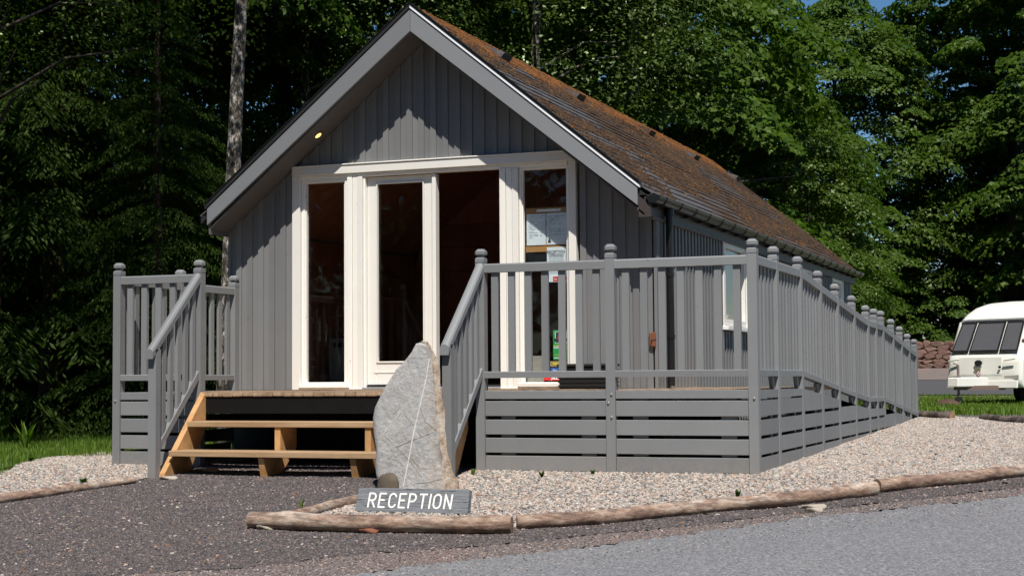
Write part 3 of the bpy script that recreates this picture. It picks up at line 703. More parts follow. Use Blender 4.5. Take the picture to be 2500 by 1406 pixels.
# downlight in the left soffit
xl = -4.56; zl = zsof(xl); yl = 1.80
nl = Vector((-SL, 0, -1)).normalized()   # soffit of the left slope faces down and left... normal of underside
nl = Vector((SL, 0, -1)).normalized()
em, nt_, b_ = newmat('warm_lamp_face'); b_.inputs['Emission Color'].default_value = (1, .72, .22, 1); b_.inputs['Emission Strength'].default_value = 1.3; b_.inputs['Base Color'].default_value = (.8, .6, .3, 1)
def disc(c, nrm_, r0, r1, h, mat, name, parent, n=14):
    a = nrm_.cross(Vector((0, 1, 0))).normalized(); b = nrm_.cross(a); m_ = MB()
    m_.hexa([c+(a*math.cos(2*math.pi*i/n)+b*math.sin(2*math.pi*i/n))*r0 for i in range(n)], [c+nrm_*h+(a*math.cos(2*math.pi*i/n)+b*math.sin(2*math.pi*i/n))*r1 for i in range(n)])
    return m_.build(name, mat, parent)
c = Vector((xl, yl, zl))
dl = disc(c+nl*.000, nl, .048, .040, .008, M['brownblock'], 'downlight', house); disc(c+nl*.008, nl, .034, .030, .003, em, 'lamp_face', dl)

# --- glazed front
W_ = M['white']
def wb(name, x0, x1, z0, z1, y0, y1, par=None, mat=None, bevel=.004): return bx(name, mat or W_, par or house, x0, x1, y0, y1, z0, z1, bevel)
wb('head_casing', -4.915, -2.045, 2.052, 2.132, YW-.045, YW+.03)
wb('drip_mould', -4.925, -2.035, 2.133, 2.146, YW-.055, YW+.03)
wb('head_rail', -4.83, -2.13, 2.018, 2.051, YW-.018, YW+.06)
wb('side_casing', -4.915, -4.832, .012, 2.051, YW-.04, YW+.03)
wb('side_casing', -2.117, -2.045, .012, 2.051, YW-.04, YW+.03)
# left window
def fixed_window(x0, x1, z0, z1, t=.034):
    f = MB()
    f.box(x0, x0+t, YW-.005, YW+.07, z0, z1).box(x1-t, x1, YW-.005, YW+.07, z0, z1).box(x0+t, x1-t, YW-.005, YW+.07, z1-t, z1).box(x0+t, x1-t, YW-.005, YW+.07, z0, z0+t+.02)
    fo = f.build('window', W_, house, bevel=.003)
    bx('glazing_bead', W_, fo, x0+t, x0+t+.012, YW+.01, YW+.05, z0+t+.02, z1-t)
    bx('glazing_bead', W_, fo, x1-t-.012, x1-t, YW+.01, YW+.05, z0+t+.02, z1-t)
    bx('pane', M['glass'], fo, x0+t, x1-t, YW+.045, YW+.051, z0+t+.02, z1-t)
    bx('sill', W_, fo, x0-.01, x1+.03, YW-.05, YW-.006, z0-.0, z0+.034, .004)
    return fo
lw = fixed_window(-4.830, -4.335, .03, 2.017)
rw = fixed_window(-2.600, -2.118, .03, 2.017, .022)
# posts between (grooved)
def mull(x0, x1, n):
    w = (x1-x0)/n
    for i in range(n):
        wb('mullion_board', x0+i*w+.0015, x0+(i+1)*w-.0015, .012, 2.017, YW-(.03 if i % 2 == 0 else .022), YW+.05)
mull(-4.334, -4.172, 3)
mull(-2.785, -2.601, 3)
# sliding door leaf and frame
wb('door_jamb', -4.171, -4.150, .03, 2.017, YW-.012, YW+.10)
door = MB(); zA_, zB_ = .055, 2.012; yd0, yd1 = YW+.03, YW+.085
door.box(-4.148, -4.052, yd0, yd1, zA_, zB_).box(-3.560, -3.47, yd0, yd1, zA_, zB_).box(-4.052, -3.560, yd0, yd1, 1.955, zB_).box(-4.052, -3.560, yd0, yd1, zA_, .262)
door = door.build('door', W_, house, bevel=.005)
bx('closing_post', W_, door, -3.469, -3.43, yd0-.03, yd1, zA_, zB_, .004)
for a in ((-4.052, -4.040, .262, 1.955), (-3.572, -3.560, .262, 1.955)): bx('glazing_bead', W_, door, a[0], a[1], yd0-.01, yd0+.03, a[2], a[3], .003)
bx('glazing_bead', W_, door, -4.040, -3.572, yd0-.01, yd0+.03, 1.943, 1.955); bx('glazing_bead', W_, door, -4.040, -3.572, yd0-.01, yd0+.03, .262, .276)
bx('pane', M['glass'], door, -4.040, -3.572, yd0+.03, yd0+.036, .276, 1.943)
bx('kick_moulding', W_, door, -4.08, -3.52, yd0-.006, yd0-.0005, .168, .176)
bx('threshold', M['sill'], house, -4.172, -2.786, YW-.05, YW+.11, .012, .034, .004)
bx('door_track', M['dull_black'], house, -4.150, -2.786, YW+.02, YW+.10, .035, .053)
wb('skirt_strip', -4.915, -4.172, .0125, .029, YW-.035, YW+.04)
wb('skirt_strip', -2.785, -2.045, .0125, .029, YW-.035, YW+.04)
# --- room behind
MB().box(XLW+.08, XR-.081, YW+.101, 6.2, -.06, .0).build('room_floor', M['room_floor'], house)
def plankwall(pts_xy, z0, z1, nrm_):
    pass
for i in range(12):
    z0 = i*.28
    def half(z): return min(XA-XLW-.1, (ZA-FH-.03-z)/SL)
    h0, h1 = half(z0+.0), half(z0+.276)
    if h1 <= .05: break
    m_ = MB(); m_.hexa([(XA-h0, 6.05, z0), (XA+h0, 6.05, z0), (XA+h0, 6.1, z0), (XA-h0, 6.1, z0)], [(XA-h1, 6.05, z0+.276), (XA+h1, 6.05, z0+.276), (XA+h1, 6.1, z0+.276), (XA-h1, 6.1, z0+.276)])
    m_.build('wall_plank', M['room'], house)
for i in range(6):
    z0 = i*.262
    for xx, s in ((XLW+.105, -1), (XR-.105, 1)):
        bx('wall_plank', M['room'], house, xx-.012, xx+.012, YW+.101, 6.04, z0, z0+.258)

# pale cabinet glimpsed through the left window
cb = thing('storage_heater', 'pale box heater standing on the floor inside the left window', 'heater', (-5.35, 3.75, .0))
hx = on(805, 870, 'Y', 3.7).x
bx('heater_body', plain('heater_white', (.30, .29, .27), .5), cb, hx, hx+.42, 3.68, 3.84, .06, .55, .01)
bx('foot', M['dull_black'], cb, hx+.04, hx+.08, 3.70, 3.82, .0, .059); bx('foot', M['dull_black'], cb, hx+.36, hx+.40, 3.70, 3.82, .0, .059)
for i in range(6): bx('vent_slot', M['dull_black'], cb, hx+.05+i*.06, hx+.09+i*.06, 3.677, 3.6795, .45, .50)

# --- text helper: flat letter meshes
def text_mesh(s, size, mat, bold=.0, shear=0, depth=0.0, align='LEFT', spacing=1.0):
    cu = bpy.data.curves.new('t', 'FONT'); cu.body = s; cu.size = size; cu.offset = bold; cu.shear = shear; cu.extrude = depth
    cu.align_x = align; cu.space_character = spacing; cu.resolution_u = 3
    o = bpy.data.objects.new('t', cu); COL.objects.link(o)
    dg = bpy.context.evaluated_depsgraph_get(); me = bpy.data.meshes.new_from_object(o.evaluated_get(dg))
    bpy.data.objects.remove(o); me.materials.clear(); me.materials.append(mat); return me
def put_text(name, me, parent, pos, xdir=Vector((1, 0, 0)), updir=Vector((0, 0, 1))):
    n_ = xdir.cross(updir); R = Matrix((xdir, updir, n_)).transposed().to_4x4(); me.transform(R)
    pos = Vector(pos); org = ORG[parent.name]
    me.transform(Matrix.Translation(pos-org))
    return obj(name, me, parent, org)
# --- notices behind the right window glass
YP = YW+.058
board = thing('notice_board', 'pine-framed notice board with two printed sheets inside the right window', 'notice board', (-2.36, YP+.02, 1.2))
zb0, zb1 = 1.300, 1.605
bx('frame', M['corkframe'], board, -2.562, -2.168, YP+.006, YP+.03, zb1-.0, zb1+.045)
bx('frame', M['corkframe'], board, -2.562, -2.168, YP+.006, YP+.03, zb0-.05, zb0)
bx('backing', M['corkframe'], board, -2.562, -2.168, YP+.02, YP+.03, zb0, zb1)
bx('title_strip', M['white_print'], board, -2.455, -2.225, YP+.002, YP+.005, zb1+.008, zb1+.030)
for x0, x1 in ((-2.555, -2.372), (-2.364, -2.172)):
    sh = bx('sheet', M['paper'], board, x0, x1, YP+.010, YP+.012, zb0+.012, zb1-.008)
    lines = MB(); z = zb1-.03
    while z > zb0+.07:
        a = x0+random.uniform(.012, .03); 
        while a < x1-.03:
            w = random.uniform(.01, .05); lines.box(a, min(a+w, x1-.012), YP+.0085, YP+.0095, z, z+.0035); a += w+random.uniform(.004, .03)
            if random.random() < .3: break
        z -= random.choice((.009, .009, .018))
    lines.build('print_lines', M['softink'], sh, kind='stuff')
mk = MB(); mk.hexa([(-2.352, YP+.0085, zb0+.03), (-2.318, YP+.0085, zb0+.03), (-2.318, YP+.0095, zb0+.03), (-2.352, YP+.0095, zb0+.03)], [(-2.345, YP+.0085, zb0+.06), (-2.335, YP+.0085, zb0+.075), (-2.335, YP+.0095, zb0+.075), (-2.345, YP+.0095, zb0+.06)]); mk.build('small_mark', M['ink'], board)
hours = thing('opening_hours_notice', 'white sheet printed reception opening with a red strip at its foot', 'notice', (-2.26, YP, .95))
bx('sheet', M['paper'], hours, -2.357, -2.165, YP-.002, YP, .972, 1.288)
for s_, z, sz in (('RECEPTION', 1.234, .033), ('OPENING', 1.200, .033)):
    o = put_text('lettering', text_mesh(s_, sz, M['ink'], .0006, align='CENTER'), hours, (-2.268, YP-.003, z))
    bx('underline', M['ink'], hours, -2.268-(.085 if s_[0] == 'R' else .065), -2.268+(.085 if s_[0] == 'R' else .065), YP-.0032, YP-.0024, z-.0065, z-.0045)
ln = MB(); z = 1.178
while z > 1.035:
    ln.box(-2.345+random.uniform(0, .012), -2.19-random.uniform(0, .02), YP-.0032, YP-.0024, z, z+.005); z -= .016
ln.build('print_lines', M['softink'], hours, kind='stuff')
bx('red_strip', M['red_print'], hours, -2.30, -2.170, YP-.0034, YP-.0024, .978, 1.020)
put_text('lettering', text_mesh('No', .022, M['white_print'], .0004), hours, (-2.29, YP-.004, .990))
disc(Vector((-2.332, YP-.0022, .998)), Vector((0, -1, 0)), .016, .016, .001, M['red_print'], 'round_symbol', hours); disc(Vector((-2.332, YP-.0034, .998)), Vector((0, -1, 0)), .012, .012, .0006, M['white_print'], 'symbol_field', hours)
green = thing('inspection_sticker', 'green sticker with red triangle emblem low in the right window', 'sticker', (-2.2275, YP, .405))
_g0 = ORG[green.name].copy(); ORG[green.name] = Vector((-2.2515, YP, .450))
bx('sticker_field', M['green_print'], green, -2.345, -2.158, YP-.002, YP, .315, .585)
bx('emblem_field', M['white_print'], green, -2.322, -2.185, YP-.003, YP-.0022, .465, .572)
bx('emblem_frame', M['ink'], green, -2.314, -2.193, YP-.0037, YP-.0031, .47, .568)
m_ = MB(); m_.hexa([(-2.30, YP-.0045, .508), (-2.207, YP-.0045, .508), (-2.253, YP-.0045, .566)], [(-2.30, YP-.0038, .508), (-2.207, YP-.0038, .508), (-2.253, YP-.0038, .566)]); m_.build('red_triangle', M['red_print'], green)
bx('emblem_banner', M['ink'], green, -2.334, -2.172, YP-.0053, YP-.0046, .482, .508)
put_text('lettering', text_mesh('AA', .02, M['white_print'], .0006), green, (-2.27, YP-.006, .487))
put_text('lettering', text_mesh('INSPECTED', .030, M['white_print'], .0009), green, (-2.338, YP-.003, .418))
bx('yellow_line', M['yellow_print'], green, -2.335, -2.17, YP-.0032, YP-.0024, .444, .449); bx('yellow_line', M['yellow_print'], green, -2.335, -2.17, YP-.0032, YP-.0024, .357, .361)
disc(Vector((-2.318, YP-.0022, .388)), Vector((0, -1, 0)), .013, .013, .001, plain('orange_print', (.7, .25, .02)), 'orange_spot', green)
put_text('lettering', text_mesh('www.', .026, M['white_print'], .0007), green, (-2.335, YP-.003, .325))
for c_ in list(green.children): c_.scale = (.155/.187, 1, .266/.270)
ORG[green.name] = _g0
for c_ in list(green.children): c_.location = (0, 0, 0)
tan = thing('brochure_strip', 'tan and yellow card strip under the green sticker', 'card', (-2.26, YP, .26))
bx('card', M['tan_print'], tan, -2.335, -2.155, YP-.002, YP, .210, .260); bx('card_print', M['yellow_print'], tan, -2.31, -2.18, YP-.003, YP-.0022, .228, .246)
bl = thing('blue_card', 'small blue card printed in white low in the right window', 'card', (-2.3, YP, .2))
bx('card', M['blue_print'], bl, -2.331, -2.19, YP-.002, YP, .14, .200); put_text('lettering', text_mesh('Shop', .03, M['white_print'], .0006), bl, (-2.31, YP-.003, .165))
rd = thing('red_label', 'red label with white lettering at the foot of the right window', 'label', (-2.3, YP, .09))
bx('label_field', M['red_print'], rd, -2.39, -2.175, YP-.016, YP-.014, .087, .135)
put_text('lettering', text_mesh('JELLS', .034, M['white_print'], .0012, shear=.3), rd, (-2.32, YP-.017, .098))
bx('leaflet_rack', plain('grey_card', (.28, .26, .23), .8), house, -2.56, -2.40, YP+.01, YP+.02, .03, .31)

# brown block with black hook on the corner
bb = thing('wooden_block', 'small brown wooden block fixed beside the black downpipe', 'block', (XR-.03, YW-.03, .38))
bx('block', M['brownblock'], bb, XR-.045, XR+.012, YW-.043, YW-.0185, .37, .50, .004)
MB().tube([(XR-.018, YW-.043, .43), (XR-.018, YW-.075, .43), (XR+.03, YW-.08, .432)], .006, 6).build('hook', M['dull_black'], bb)

# ------------------------------------------------------------------ deck
deck = thing('deck', 'timber boarded deck in front of the cabin', 'deck', (-2.8, 1, -.6))
XD0, XD1 = -5.576, 0.0
x = XD0+.05; i = 0
while x < XD1-.06:
    front = -.012 if -4.70 < x+.045 < -2.23 else .03
    yb = YW-.026
    if x+.09 > XR+.03: yb = 3.4
    elif x+.09 > XR-.01: yb = YW-.026
    dz = random.uniform(-.002, .002); tt = random.uniform(-.0015, .0015)
    m_ = MB(); zt_ = .010+dz
    m_.hexa([(x, front, zt_-.028), (x+.0905, front, zt_-.028), (x+.0905, yb, zt_-.028), (x, yb, zt_-.028)], [(x, front, zt_), (x+.0905, front, zt_+tt), (x+.0905, yb, zt_+tt), (x, yb, zt_)])
    m_.build('deck_board', M['deck'], deck)
    # corrugated under-edge teeth at the open front
    if front < 0:
        tm = MB()
        for q in range(7): tm.hexa([(x+.004+q*.0125, front-.001, zt_-.029), (x+.004+q*.0125+.0095, front-.001, zt_-.029), (x+.004+q*.0125+.0048, front-.001, zt_-.0365)], [(x+.004+q*.0125, front+.02, zt_-.029), (x+.004+q*.0125+.0095, front+.02, zt_-.029), (x+.004+q*.0125+.0048, front+.02, zt_-.0365)])
        tm.build('board_ridges', M['deck'], deck, kind='stuff')
    x += .0945; i += 1
# frame under the deck
bx('rim_joist', M['stain'], deck, -4.70, -2.23, .0, .045, -.165, -.030)
bx('rim_joist', M['stain'], deck, -4.70, -2.23, .30, .345, -.24, -.175)
for xx in (-4.25, -3.0):
    bx('support_post', M['stain'], deck, xx, xx+.09, .35, .44, -.62, -.24)
for xx in np.arange(-5.4, -.1, .6): bx('joist', M['stain'], deck, xx, xx+.045, .05, YW-.1, -.165, -.022)
for xx, yy in ((-5.45, 1.0), (-3.7, 1.3), (-2.4, 1.3), (-1.2, 1.3), (-.2, 1.3)): bx('support_post', M['stain'], deck, xx, xx+.09, yy, yy+.09, -.62, -.166)
# fascia closing the void below the cabin
bx('base_skirt', M['dull_black'], house, XLW, XR, YW+.05, YW+.09, -.62, -.06)

# ------------------------------------------------------------------ balustrades
def cap_on(parent, x, y, z, w, name='post_cap'):
    """octagonal acorn cap: collar, neck groove, faceted knob (z = top of cap)"""
    h = w/2; c = .28*w
    def oct_(s, zz): a = h*s; b = (h-c*.55)*s; return [(x-a, y-b, zz), (x-b, y-a, zz), (x+b, y-a, zz), (x+a, y-b, zz), (x+a, y+b, zz), (x+b, y+a, zz), (x-b, y+a, zz), (x-a, y+b, zz)]
    m_ = MB(); lv = [(.74, z-.068), (.70, z-.062), (.70, z-.050), (1.12, z-.042), (1.12, z-.020), (.62, z)]
    b = len(m_.v)
    for s, zz in lv: m_.v += oct_(s, zz)
    for i in range(len(lv)-1):
        for k in range(8): j = (k+1) % 8; m_.f.append([b+i*8+k, b+i*8+j, b+(i+1)*8+j, b+(i+1)*8+k])
    m_.f.append([b+k for k in range(8)][::-1]); m_.f.append([b+(len(lv)-1)*8+k for k in range(8)])
    return m_.build(name, M['grey'], parent)
PW = .073
def post(parent, x0, y0, zb, zcap, w=PW):
    """square post with groove line and cap; x0,y0 = min corner"""
    m_ = MB(); ztop = zcap-.067; x1, y1 = x0+w, y0+w
    m_.box(x0, x1, y0, y1, zb, ztop-.042).box(x0+.004, x1-.004, y0+.004, y1-.004, ztop-.042, ztop-.037)
    m_.hexa([(x0, y0, ztop-.037), (x1, y0, ztop-.037), (x1, y1, ztop-.037), (x0, y1, ztop-.037)], [(x0, y0, ztop-.008), (x1, y0, ztop-.008), (x1, y1, ztop-.008), (x0, y1, ztop-.008)])
    m_.hexa([(x0, y0, ztop-.008), (x1, y0, ztop-.008), (x1, y1, ztop-.008), (x0, y1, ztop-.008)], [(x0+.009, y0+.009, ztop), (x1-.009, y0+.009, ztop), (x1-.009, y1-.009, ztop), (x0+.009, y1-.009, ztop)])
    p = m_.build('post', M['grey'], parent)
    cap_on(p, (x0+x1)/2, (y0+y1)/2, zcap, w*1.0, 'post_cap'); return p
def rail(name, parent, a, b, side, h, dep, ch=.010):
    """rail between a and b (front-face top edge points), going back along `side`"""
    pr = [(0, -ch), (ch, 0), (dep-ch, 0), (dep, -ch), (dep, -h), (0, -h)]
    return MB().vbeam(a, b, pr, side).build(name, M['grey'], parent)
def bay(par, A, B, side, zt_a, zt_b, zb_a, zb_b, n, hr=.068, hb=.050, dep=.062, bw=.055, gap0=None):
    """A,B: (x,y) of facing ends; rails and n balusters between"""
    A = Vector((A[0], A[1], 0)); B = Vector((B[0], B[1], 0)); sd = Vector(side); L = (B-A).length; t = (B-A)/L
    rail('top_rail', par, A+Vector((0, 0, zt_a)), B+Vector((0, 0, zt_b)), sd, hr, dep)
    rail('bottom_rail', par, A+Vector((0, 0, zb_a)), B+Vector((0, 0, zb_b)), sd, hb, dep, .005)
    step = L/(n+0.15)
    for i in range(n):
        c = (i+.575)*step; w = bw/2
        z0 = zb_a+(zb_b-zb_a)*c/L; z1 = zt_a+(zt_b-zt_a)*c/L
        p0 = A+t*(c-w)+sd*.020; p1 = A+t*(c+w)+sd*.020; q0 = p0+sd*.026; q1 = p1+sd*.026
        z0 -= .004; z1 -= hr-.012
        m_ = MB(); sl0 = (zb_b-zb_a)/L*w; sl1 = (zt_b-zt_a)/L*w
        m_.hexa([p0+Vector((0, 0, z0-sl0)), p1+Vector((0, 0, z0+sl0)), q1+Vector((0, 0, z0+sl0)), q0+Vector((0, 0, z0-sl0))], [p0+Vector((0, 0, z1-sl1)), p1+Vector((0, 0, z1+sl1)), q1+Vector((0, 0, z1+sl1)), q0+Vector((0, 0, z1-sl1))])
        m_.build('baluster', M['grey'], par)
ZRT, ZBR, ZCAP = 1.0, .161, 1.118
BRDS = [(-.067, -.183), (-.211, -.325), (-.351, -.465), (-.487, -.600)]
def skirt(par, x0, x1, y, nb=2, battens=None):
    bx('deck_band', M['grey'], par, x0, x1, y, y+.045, -.052, .012, .003)
    for z1, z0 in BRDS: bx('skirt_board', M['grey'], par, x0, x1, y+.004, y+.03, z0, z1, .003)
    for f in (battens or (.125, .79)):
        xx = x0+(x1-x0)*f; bx('batten', M['grey'], par, xx, xx+.115, y+.031, y+.06, -.60, -.053)
def bolt(par, x, y, z): MB().lathe((x, y, z), [(.0085, -.010), (.0085, -.004), (.005, 0)][::-1] if 0 else [(.004, -.012), (.009, -.007), (.009, .0)], 8, 0, 'Y').build('bolt', M['bolt'], par)
fr = thing('balustrade', 'grey painted balustrade of two bays along the deck front right of the steps', 'balustrade', (-1.1, 0, -.6), 'grey balustrades round the deck')
px_ = [-2.2245, -1.164+0.0, -PW]
zb_post = -.625
post(fr, px_[0], 0, zb_post, ZCAP); post(fr, px_[1], 0, zb_post, ZCAP); post(fr, px_[2], 0, zb_post, ZCAP)
for a, b in ((0, 1), (1, 2)):
    bay(fr, (px_[a]+PW, .004), (px_[b], .004), (0, 1, 0), ZRT, ZRT, ZBR, ZBR, 7)
    skirt(fr, px_[a]+PW+.001, px_[b]-.001, .006)
for x, z in ((-1.164+.045, -.018), (-1.164+.020, -.083), (-.030, -.05), (-1.164+.045, -.19)): bolt(fr, x, 0.0, z)
# left front panel
lf = thing('balustrade', 'short grey balustrade panel on the deck front left of the steps', 'balustrade', (-5.2, 0, -.6), 'grey balustrades round the deck')
post(lf, -5.576, 0, -.615, ZCAP); post(lf, -4.780, 0, -.63, ZCAP)
bay(lf, (-5.576+PW, .004), (-4.780, .004), (0, 1, 0), ZRT, ZRT, ZBR, ZBR, 5)
skirt(lf, -5.576+PW+.001, -4.781, .006, battens=(.36, .8))
bolt(lf, -5.545, 0, -.06)
# left side fence
ls = thing('balustrade', 'grey balustrade closing the left side of the deck back to the cabin wall', 'balustrade', (-5.54, 1, -.6), 'grey balustrades round the deck')
post(ls, -5.576, .9486, -.615, ZCAP); post(ls, -5.576, YW-PW-.022, -.0+.012, ZCAP)
for ya, yb in ((PW, .9486), (.9486+PW, YW-PW-.022)):
    bay(ls, (-5.576+.066, ya), (-5.576+.066, yb), (-1, 0, 0), ZRT, ZRT, ZBR, ZBR, 6)
    bx('deck_band', M['grey'], ls, -5.574, -5.53, ya+.001, yb-.001, -.052, .012)
    for z1, z0 in BRDS: bx('skirt_board', M['grey'], ls, -5.57, -5.545, ya+.001, yb-.001, z0, z1)
# ramp side fence (faces +X)
rp = thing('ramp', 'long grey ramp with slatted skirt and post-capped fence running back along the cabin', 'ramp', (0, 5, -.6))
py = [0, .782, 1.763, 2.69, 3.584, 4.565, 5.473, 6.057, 6.586, 7.411, 8.160, 8.886, 9.583]
pz = [1.118, 1.117, 1.106, 1.042, .973, .907, .845, .833, .829, .764, .699, .628, .574]
zt_f = lambda y: np.interp(y, [0, 1.80, 5.40, 6.65, 9.7], [1.0, 1.0, .70, .675, .40])
zb_f = lambda y: np.interp(y, [0, 1.80, 5.35, 6.62, 9.7], [.161, .158, -.112, -.125, -.375])
zk_f = lambda y: np.interp(y, [0, 1.80, 5.40, 6.62, 9.7], [.012, .005, -.235, -.255, -.475])
for i, (y, z) in enumerate(zip(py, pz)):
    if i == 0: continue
    post(rp, -PW, y-PW/2, gh(0, y)-.03, z)
edges = [PW/2]+py[1:]
for i in range(len(py)-1):
    ya = py[i]+PW/2+(PW/2 if i == 0 else 0); yb = py[i+1]-PW/2
    nb = max(4, round((yb-ya)/.135)) if i not in (6, 7) else 4
    bay(rp, (-.004, ya), (-.004, yb), (-1, 0, 0), zt_f(ya), zt_f(yb), zb_f(ya), zb_f(yb), nb)
    # support wedge beside each post under the bottom rail
    yw1 = yb; m_ = MB(); z1 = zb_f(yb)-.052; z0 = zk_f(yb)+.0
    m_.hexa([(-.062, yw1-.05, z0), (-.03, yw1-.05, z0), (-.03, yw1-.001, z0), (-.062, yw1-.001, z0)], [(-.062, yw1-.11, z1), (-.03, yw1-.11, z1), (-.03, yw1-.001, z1), (-.062, yw1-.001, z1)]); m_.build('brace', M['grey'], rp)
    # boards with sloping top cut and ground cut
    lv = [(.012, -.052)]+[(z1, z0) for z1, z0 in BRDS]
    tops = [zk_f(ya), zk_f(yb)]
    for bi, (z1, z0) in enumerate(lv):
        if tops[0] < z0+.02 and tops[1] < z0+.02: continue
        if bi == 0 and i > 1: continue
        ta, tb = min(z1, tops[0]), min(z1, tops[1])
        if i > 1 and bi > 0:
            nxt = tops[0] > z1 or tops[1] > z1     # part of the board above was cut away: let this one rise to the ramp line
            if lv[bi-1][1] > min(tops)-.02 : ta, tb = min(tops[0], z1+.11), min(tops[1], z1+.11)
            ta = min(ta, tops[0]); tb = min(tb, tops[1])
            if ta > z1+.02 and tb > z1+.02 and i > 1 and tops[1] > z1+.06: ta, tb = z1, z1
        g_a, g_b = gh(0, ya)-.01, gh(0, yb)-.01
        ba, bb_ = max(z0, g_a), max(z0, g_b)
        if ta-ba < .01 and tb-bb_ < .01: continue
        ta = max(ta, ba+.004); tb = max(tb, bb_+.004)
        m_ = MB(); m_.hexa([(-.032, ya+.001, ba), (-.006, ya+.001, ba), (-.006, yb-.001, bb_), (-.032, yb-.001, bb_)], [(-.032, ya+.001, ta), (-.006, ya+.001, ta), (-.006, yb-.001, tb), (-.032, yb-.001, tb)])
        m_.build('skirt_board', M['grey'], rp)
    for f in (.8,):
        yy = ya+(yb-ya)*f; bx('batten', M['grey'], rp, -.06, -.033, yy-.03, yy+.03, gh(0, yy), zk_f(yy)-.06)
    bolt_y = yb+.01
# ramp walking surface
for i in range(60):
    y = 3.42+i*.104
    if y > 9.6: break
    z = zk_f(y)-.0; z2 = zk_f(y+.098)
    m_ = MB(); m_.hexa([(XR+.05, y, z-.03), (-.065, y, z-.03), (-.065, y+.098, z2-.03), (XR+.05, y+.098, z2-.03)], [(XR+.05, y, z), (-.065, y, z), (-.065, y+.098, z2), (XR+.05, y+.098, z2)]); m_.build('ramp_board', M['grey'], rp)
bx('ramp_beam', M['stain'], rp, XR+.1, XR+.15, 1.9, 5.2, -.30, -.16)

# ------------------------------------------------------------------ steps
st = thing('steps', 'new timber steps with two open treads up to the deck', 'steps', (-3.5, -.3, -.67), None)
def stringer(x0, x1, full):
    if full:
        zf = gh((x0+x1)/2, -.62)
        pts = [(.0, .0), (.0, -.24), (-.20, zf-.02), (-.64, zf-.02), (-.64, zf+.03), (-.02, .0)]
        pts = [(-.0, .012), (-.0, -.285), (-.245, gh(0, -.25)-.02), (-.615, gh(0, -.6)-.02), (-.60, gh(0, -.6)+.03)]
        m_ = MB(); m_.hexa([(x0, a, b) for a, b in pts], [(x1, a, b) for a, b in pts])
    else:
        m_ = MB()
        g1 = gh(0, -.4)-.02
        m_.hexa([(x0, a, b) for a, b in ((-.001, -.045), (-.001, -.50), (-.22, -.50), (-.27, -.270), (-.27, -.267))][:4], [(x1, a, b) for a, b in ((-.001, -.045), (-.001, -.50), (-.22, -.50), (-.27, -.270))])
        m_ = MB()
        q = [(-.001, -.270), (-.001, -.44), (-.30, g1-.02), (-.485, g1-.02), (-.535, -.499), (-.27, -.499), (-.27, -.270)]
        m_.hexa([(x0, a, b) for a, b in q], [(x1, a, b) for a, b in q])
    return m_.build('stringer', M['step'], st)
stringer(-4.705, -4.655, True); stringer(-2.34, -2.29, True)
stringer(-3.85, -3.80, False); stringer(-3.05, -3.0, False)
for (ya, yb, zt_) in ((-.285, -.001, -.224), (-.555, -.27, -.450)):
    x0, x1 = -4.654, -2.341
    m_ = MB(); m_.box(x0, x1, ya, yb, zt_-.045, zt_); m_.build('tread', M['tread'], st, bevel=.004)
# stair balustrades
def stair_rail(x0, sgn, name_lab):
    o = thing('handrail', name_lab, 'handrail', (x0+.035, -.3, -.66), 'sloping handrails of the steps')
    a = Vector((x0+.036, -.62, .335)); b = Vector((x0+.036, .02, .955))
    # rounded handrail profile
    hr_ = MB(); w = .036; pr = [(-w, -.048), (w, -.048), (w, .004), (w*.72, .022), (w*.28, .031), (-w*.28, .031), (-w*.72, .022), (-w, .004)]
    hr_.vbeam(Vector((x0+.036, -.70, .33)), Vector((x0+.036, -.001, .975)), pr, (1, 0, 0)); hr_.build('handrail', M['grey'], o)
    sl_ = (.975-.33)/.70
    ztop = lambda y: .33+(y+.70)*sl_-.05
    bx('bottom_post', M['grey'], o, x0, x0+.072, -.655, -.585, gh(x0, -.6)-.03, ztop(-.62)+.005)
    # bottom rail
    zb_ = lambda y: -.465+(y+.585)*(.155+.465)/.62
    br = MB(); br.vbeam(Vector((x0+.012, -.584, zb_(-.584))), Vector((x0+.012, -.001, zb_(-.001))), [(0, 0), (.048, 0), (.048, .07), (0, .07)], (1, 0, 0)); br.build('bottom_rail', M['grey'], o)
    n = 5
    for i in range(n):
        y = -.585+(i+.75)*(.585)/(n+.35); w_ = .024
        m_ = MB(); xx = x0+.022
        m_.hexa([(xx, y-w_, zb_(y-w_)+.06), (xx+.028, y-w_, zb_(y-w_)+.06), (xx+.028, y+w_, zb_(y+w_)+.06), (xx, y+w_, zb_(y+w_)+.06)], [(xx, y-w_, ztop(y-w_)+.01), (xx+.028, y-w_, ztop(y-w_)+.01), (xx+.028, y+w_, ztop(y+w_)+.01), (xx, y+w_, ztop(y+w_)+.01)])
        m_.build('baluster', M['grey'], o)
stair_rail(-4.780, -1, 'sloping grey handrail with balusters on the left side of the steps')
stair_rail(-2.2245, 1, 'sloping grey handrail with balusters on the right side of the steps, partly behind the stone')

# black ribbed crate on the deck by the right window
cr = thing('plastic_crate', 'black ribbed plastic crate on the deck under the right window corner', 'crate', (-1.87, 1.72, .01))
bx('body', M['dull_black'], cr, -2.10, -1.65, 1.60, 1.88, .012, .205, .01)
for z in (.03, .065, .10, .135, .17): bx('rib', M['black'], cr, -2.107, -1.643, 1.593, 1.887, z, z+.014)
bx('lid', M['dull_black'], cr, -2.115, -1.635, 1.585, 1.895, .206, .23, .006)
# small white fitting inside: pale lying cable on side window sill
sd_ = thing('soap_dish', 'small white bowl on the sill of the side window', 'bowl', (XR-.10, 4.75, .70))
MB().lathe((XR-.055, 4.72, .702), [(.04, 0), (.07, .04), (.075, .05)], 12).build('bowl', M['white'], sd_)
bx('sill_shelf', M['white'], house, XR-.25, XR-.081, 4.5, 5.5, .68, .70)

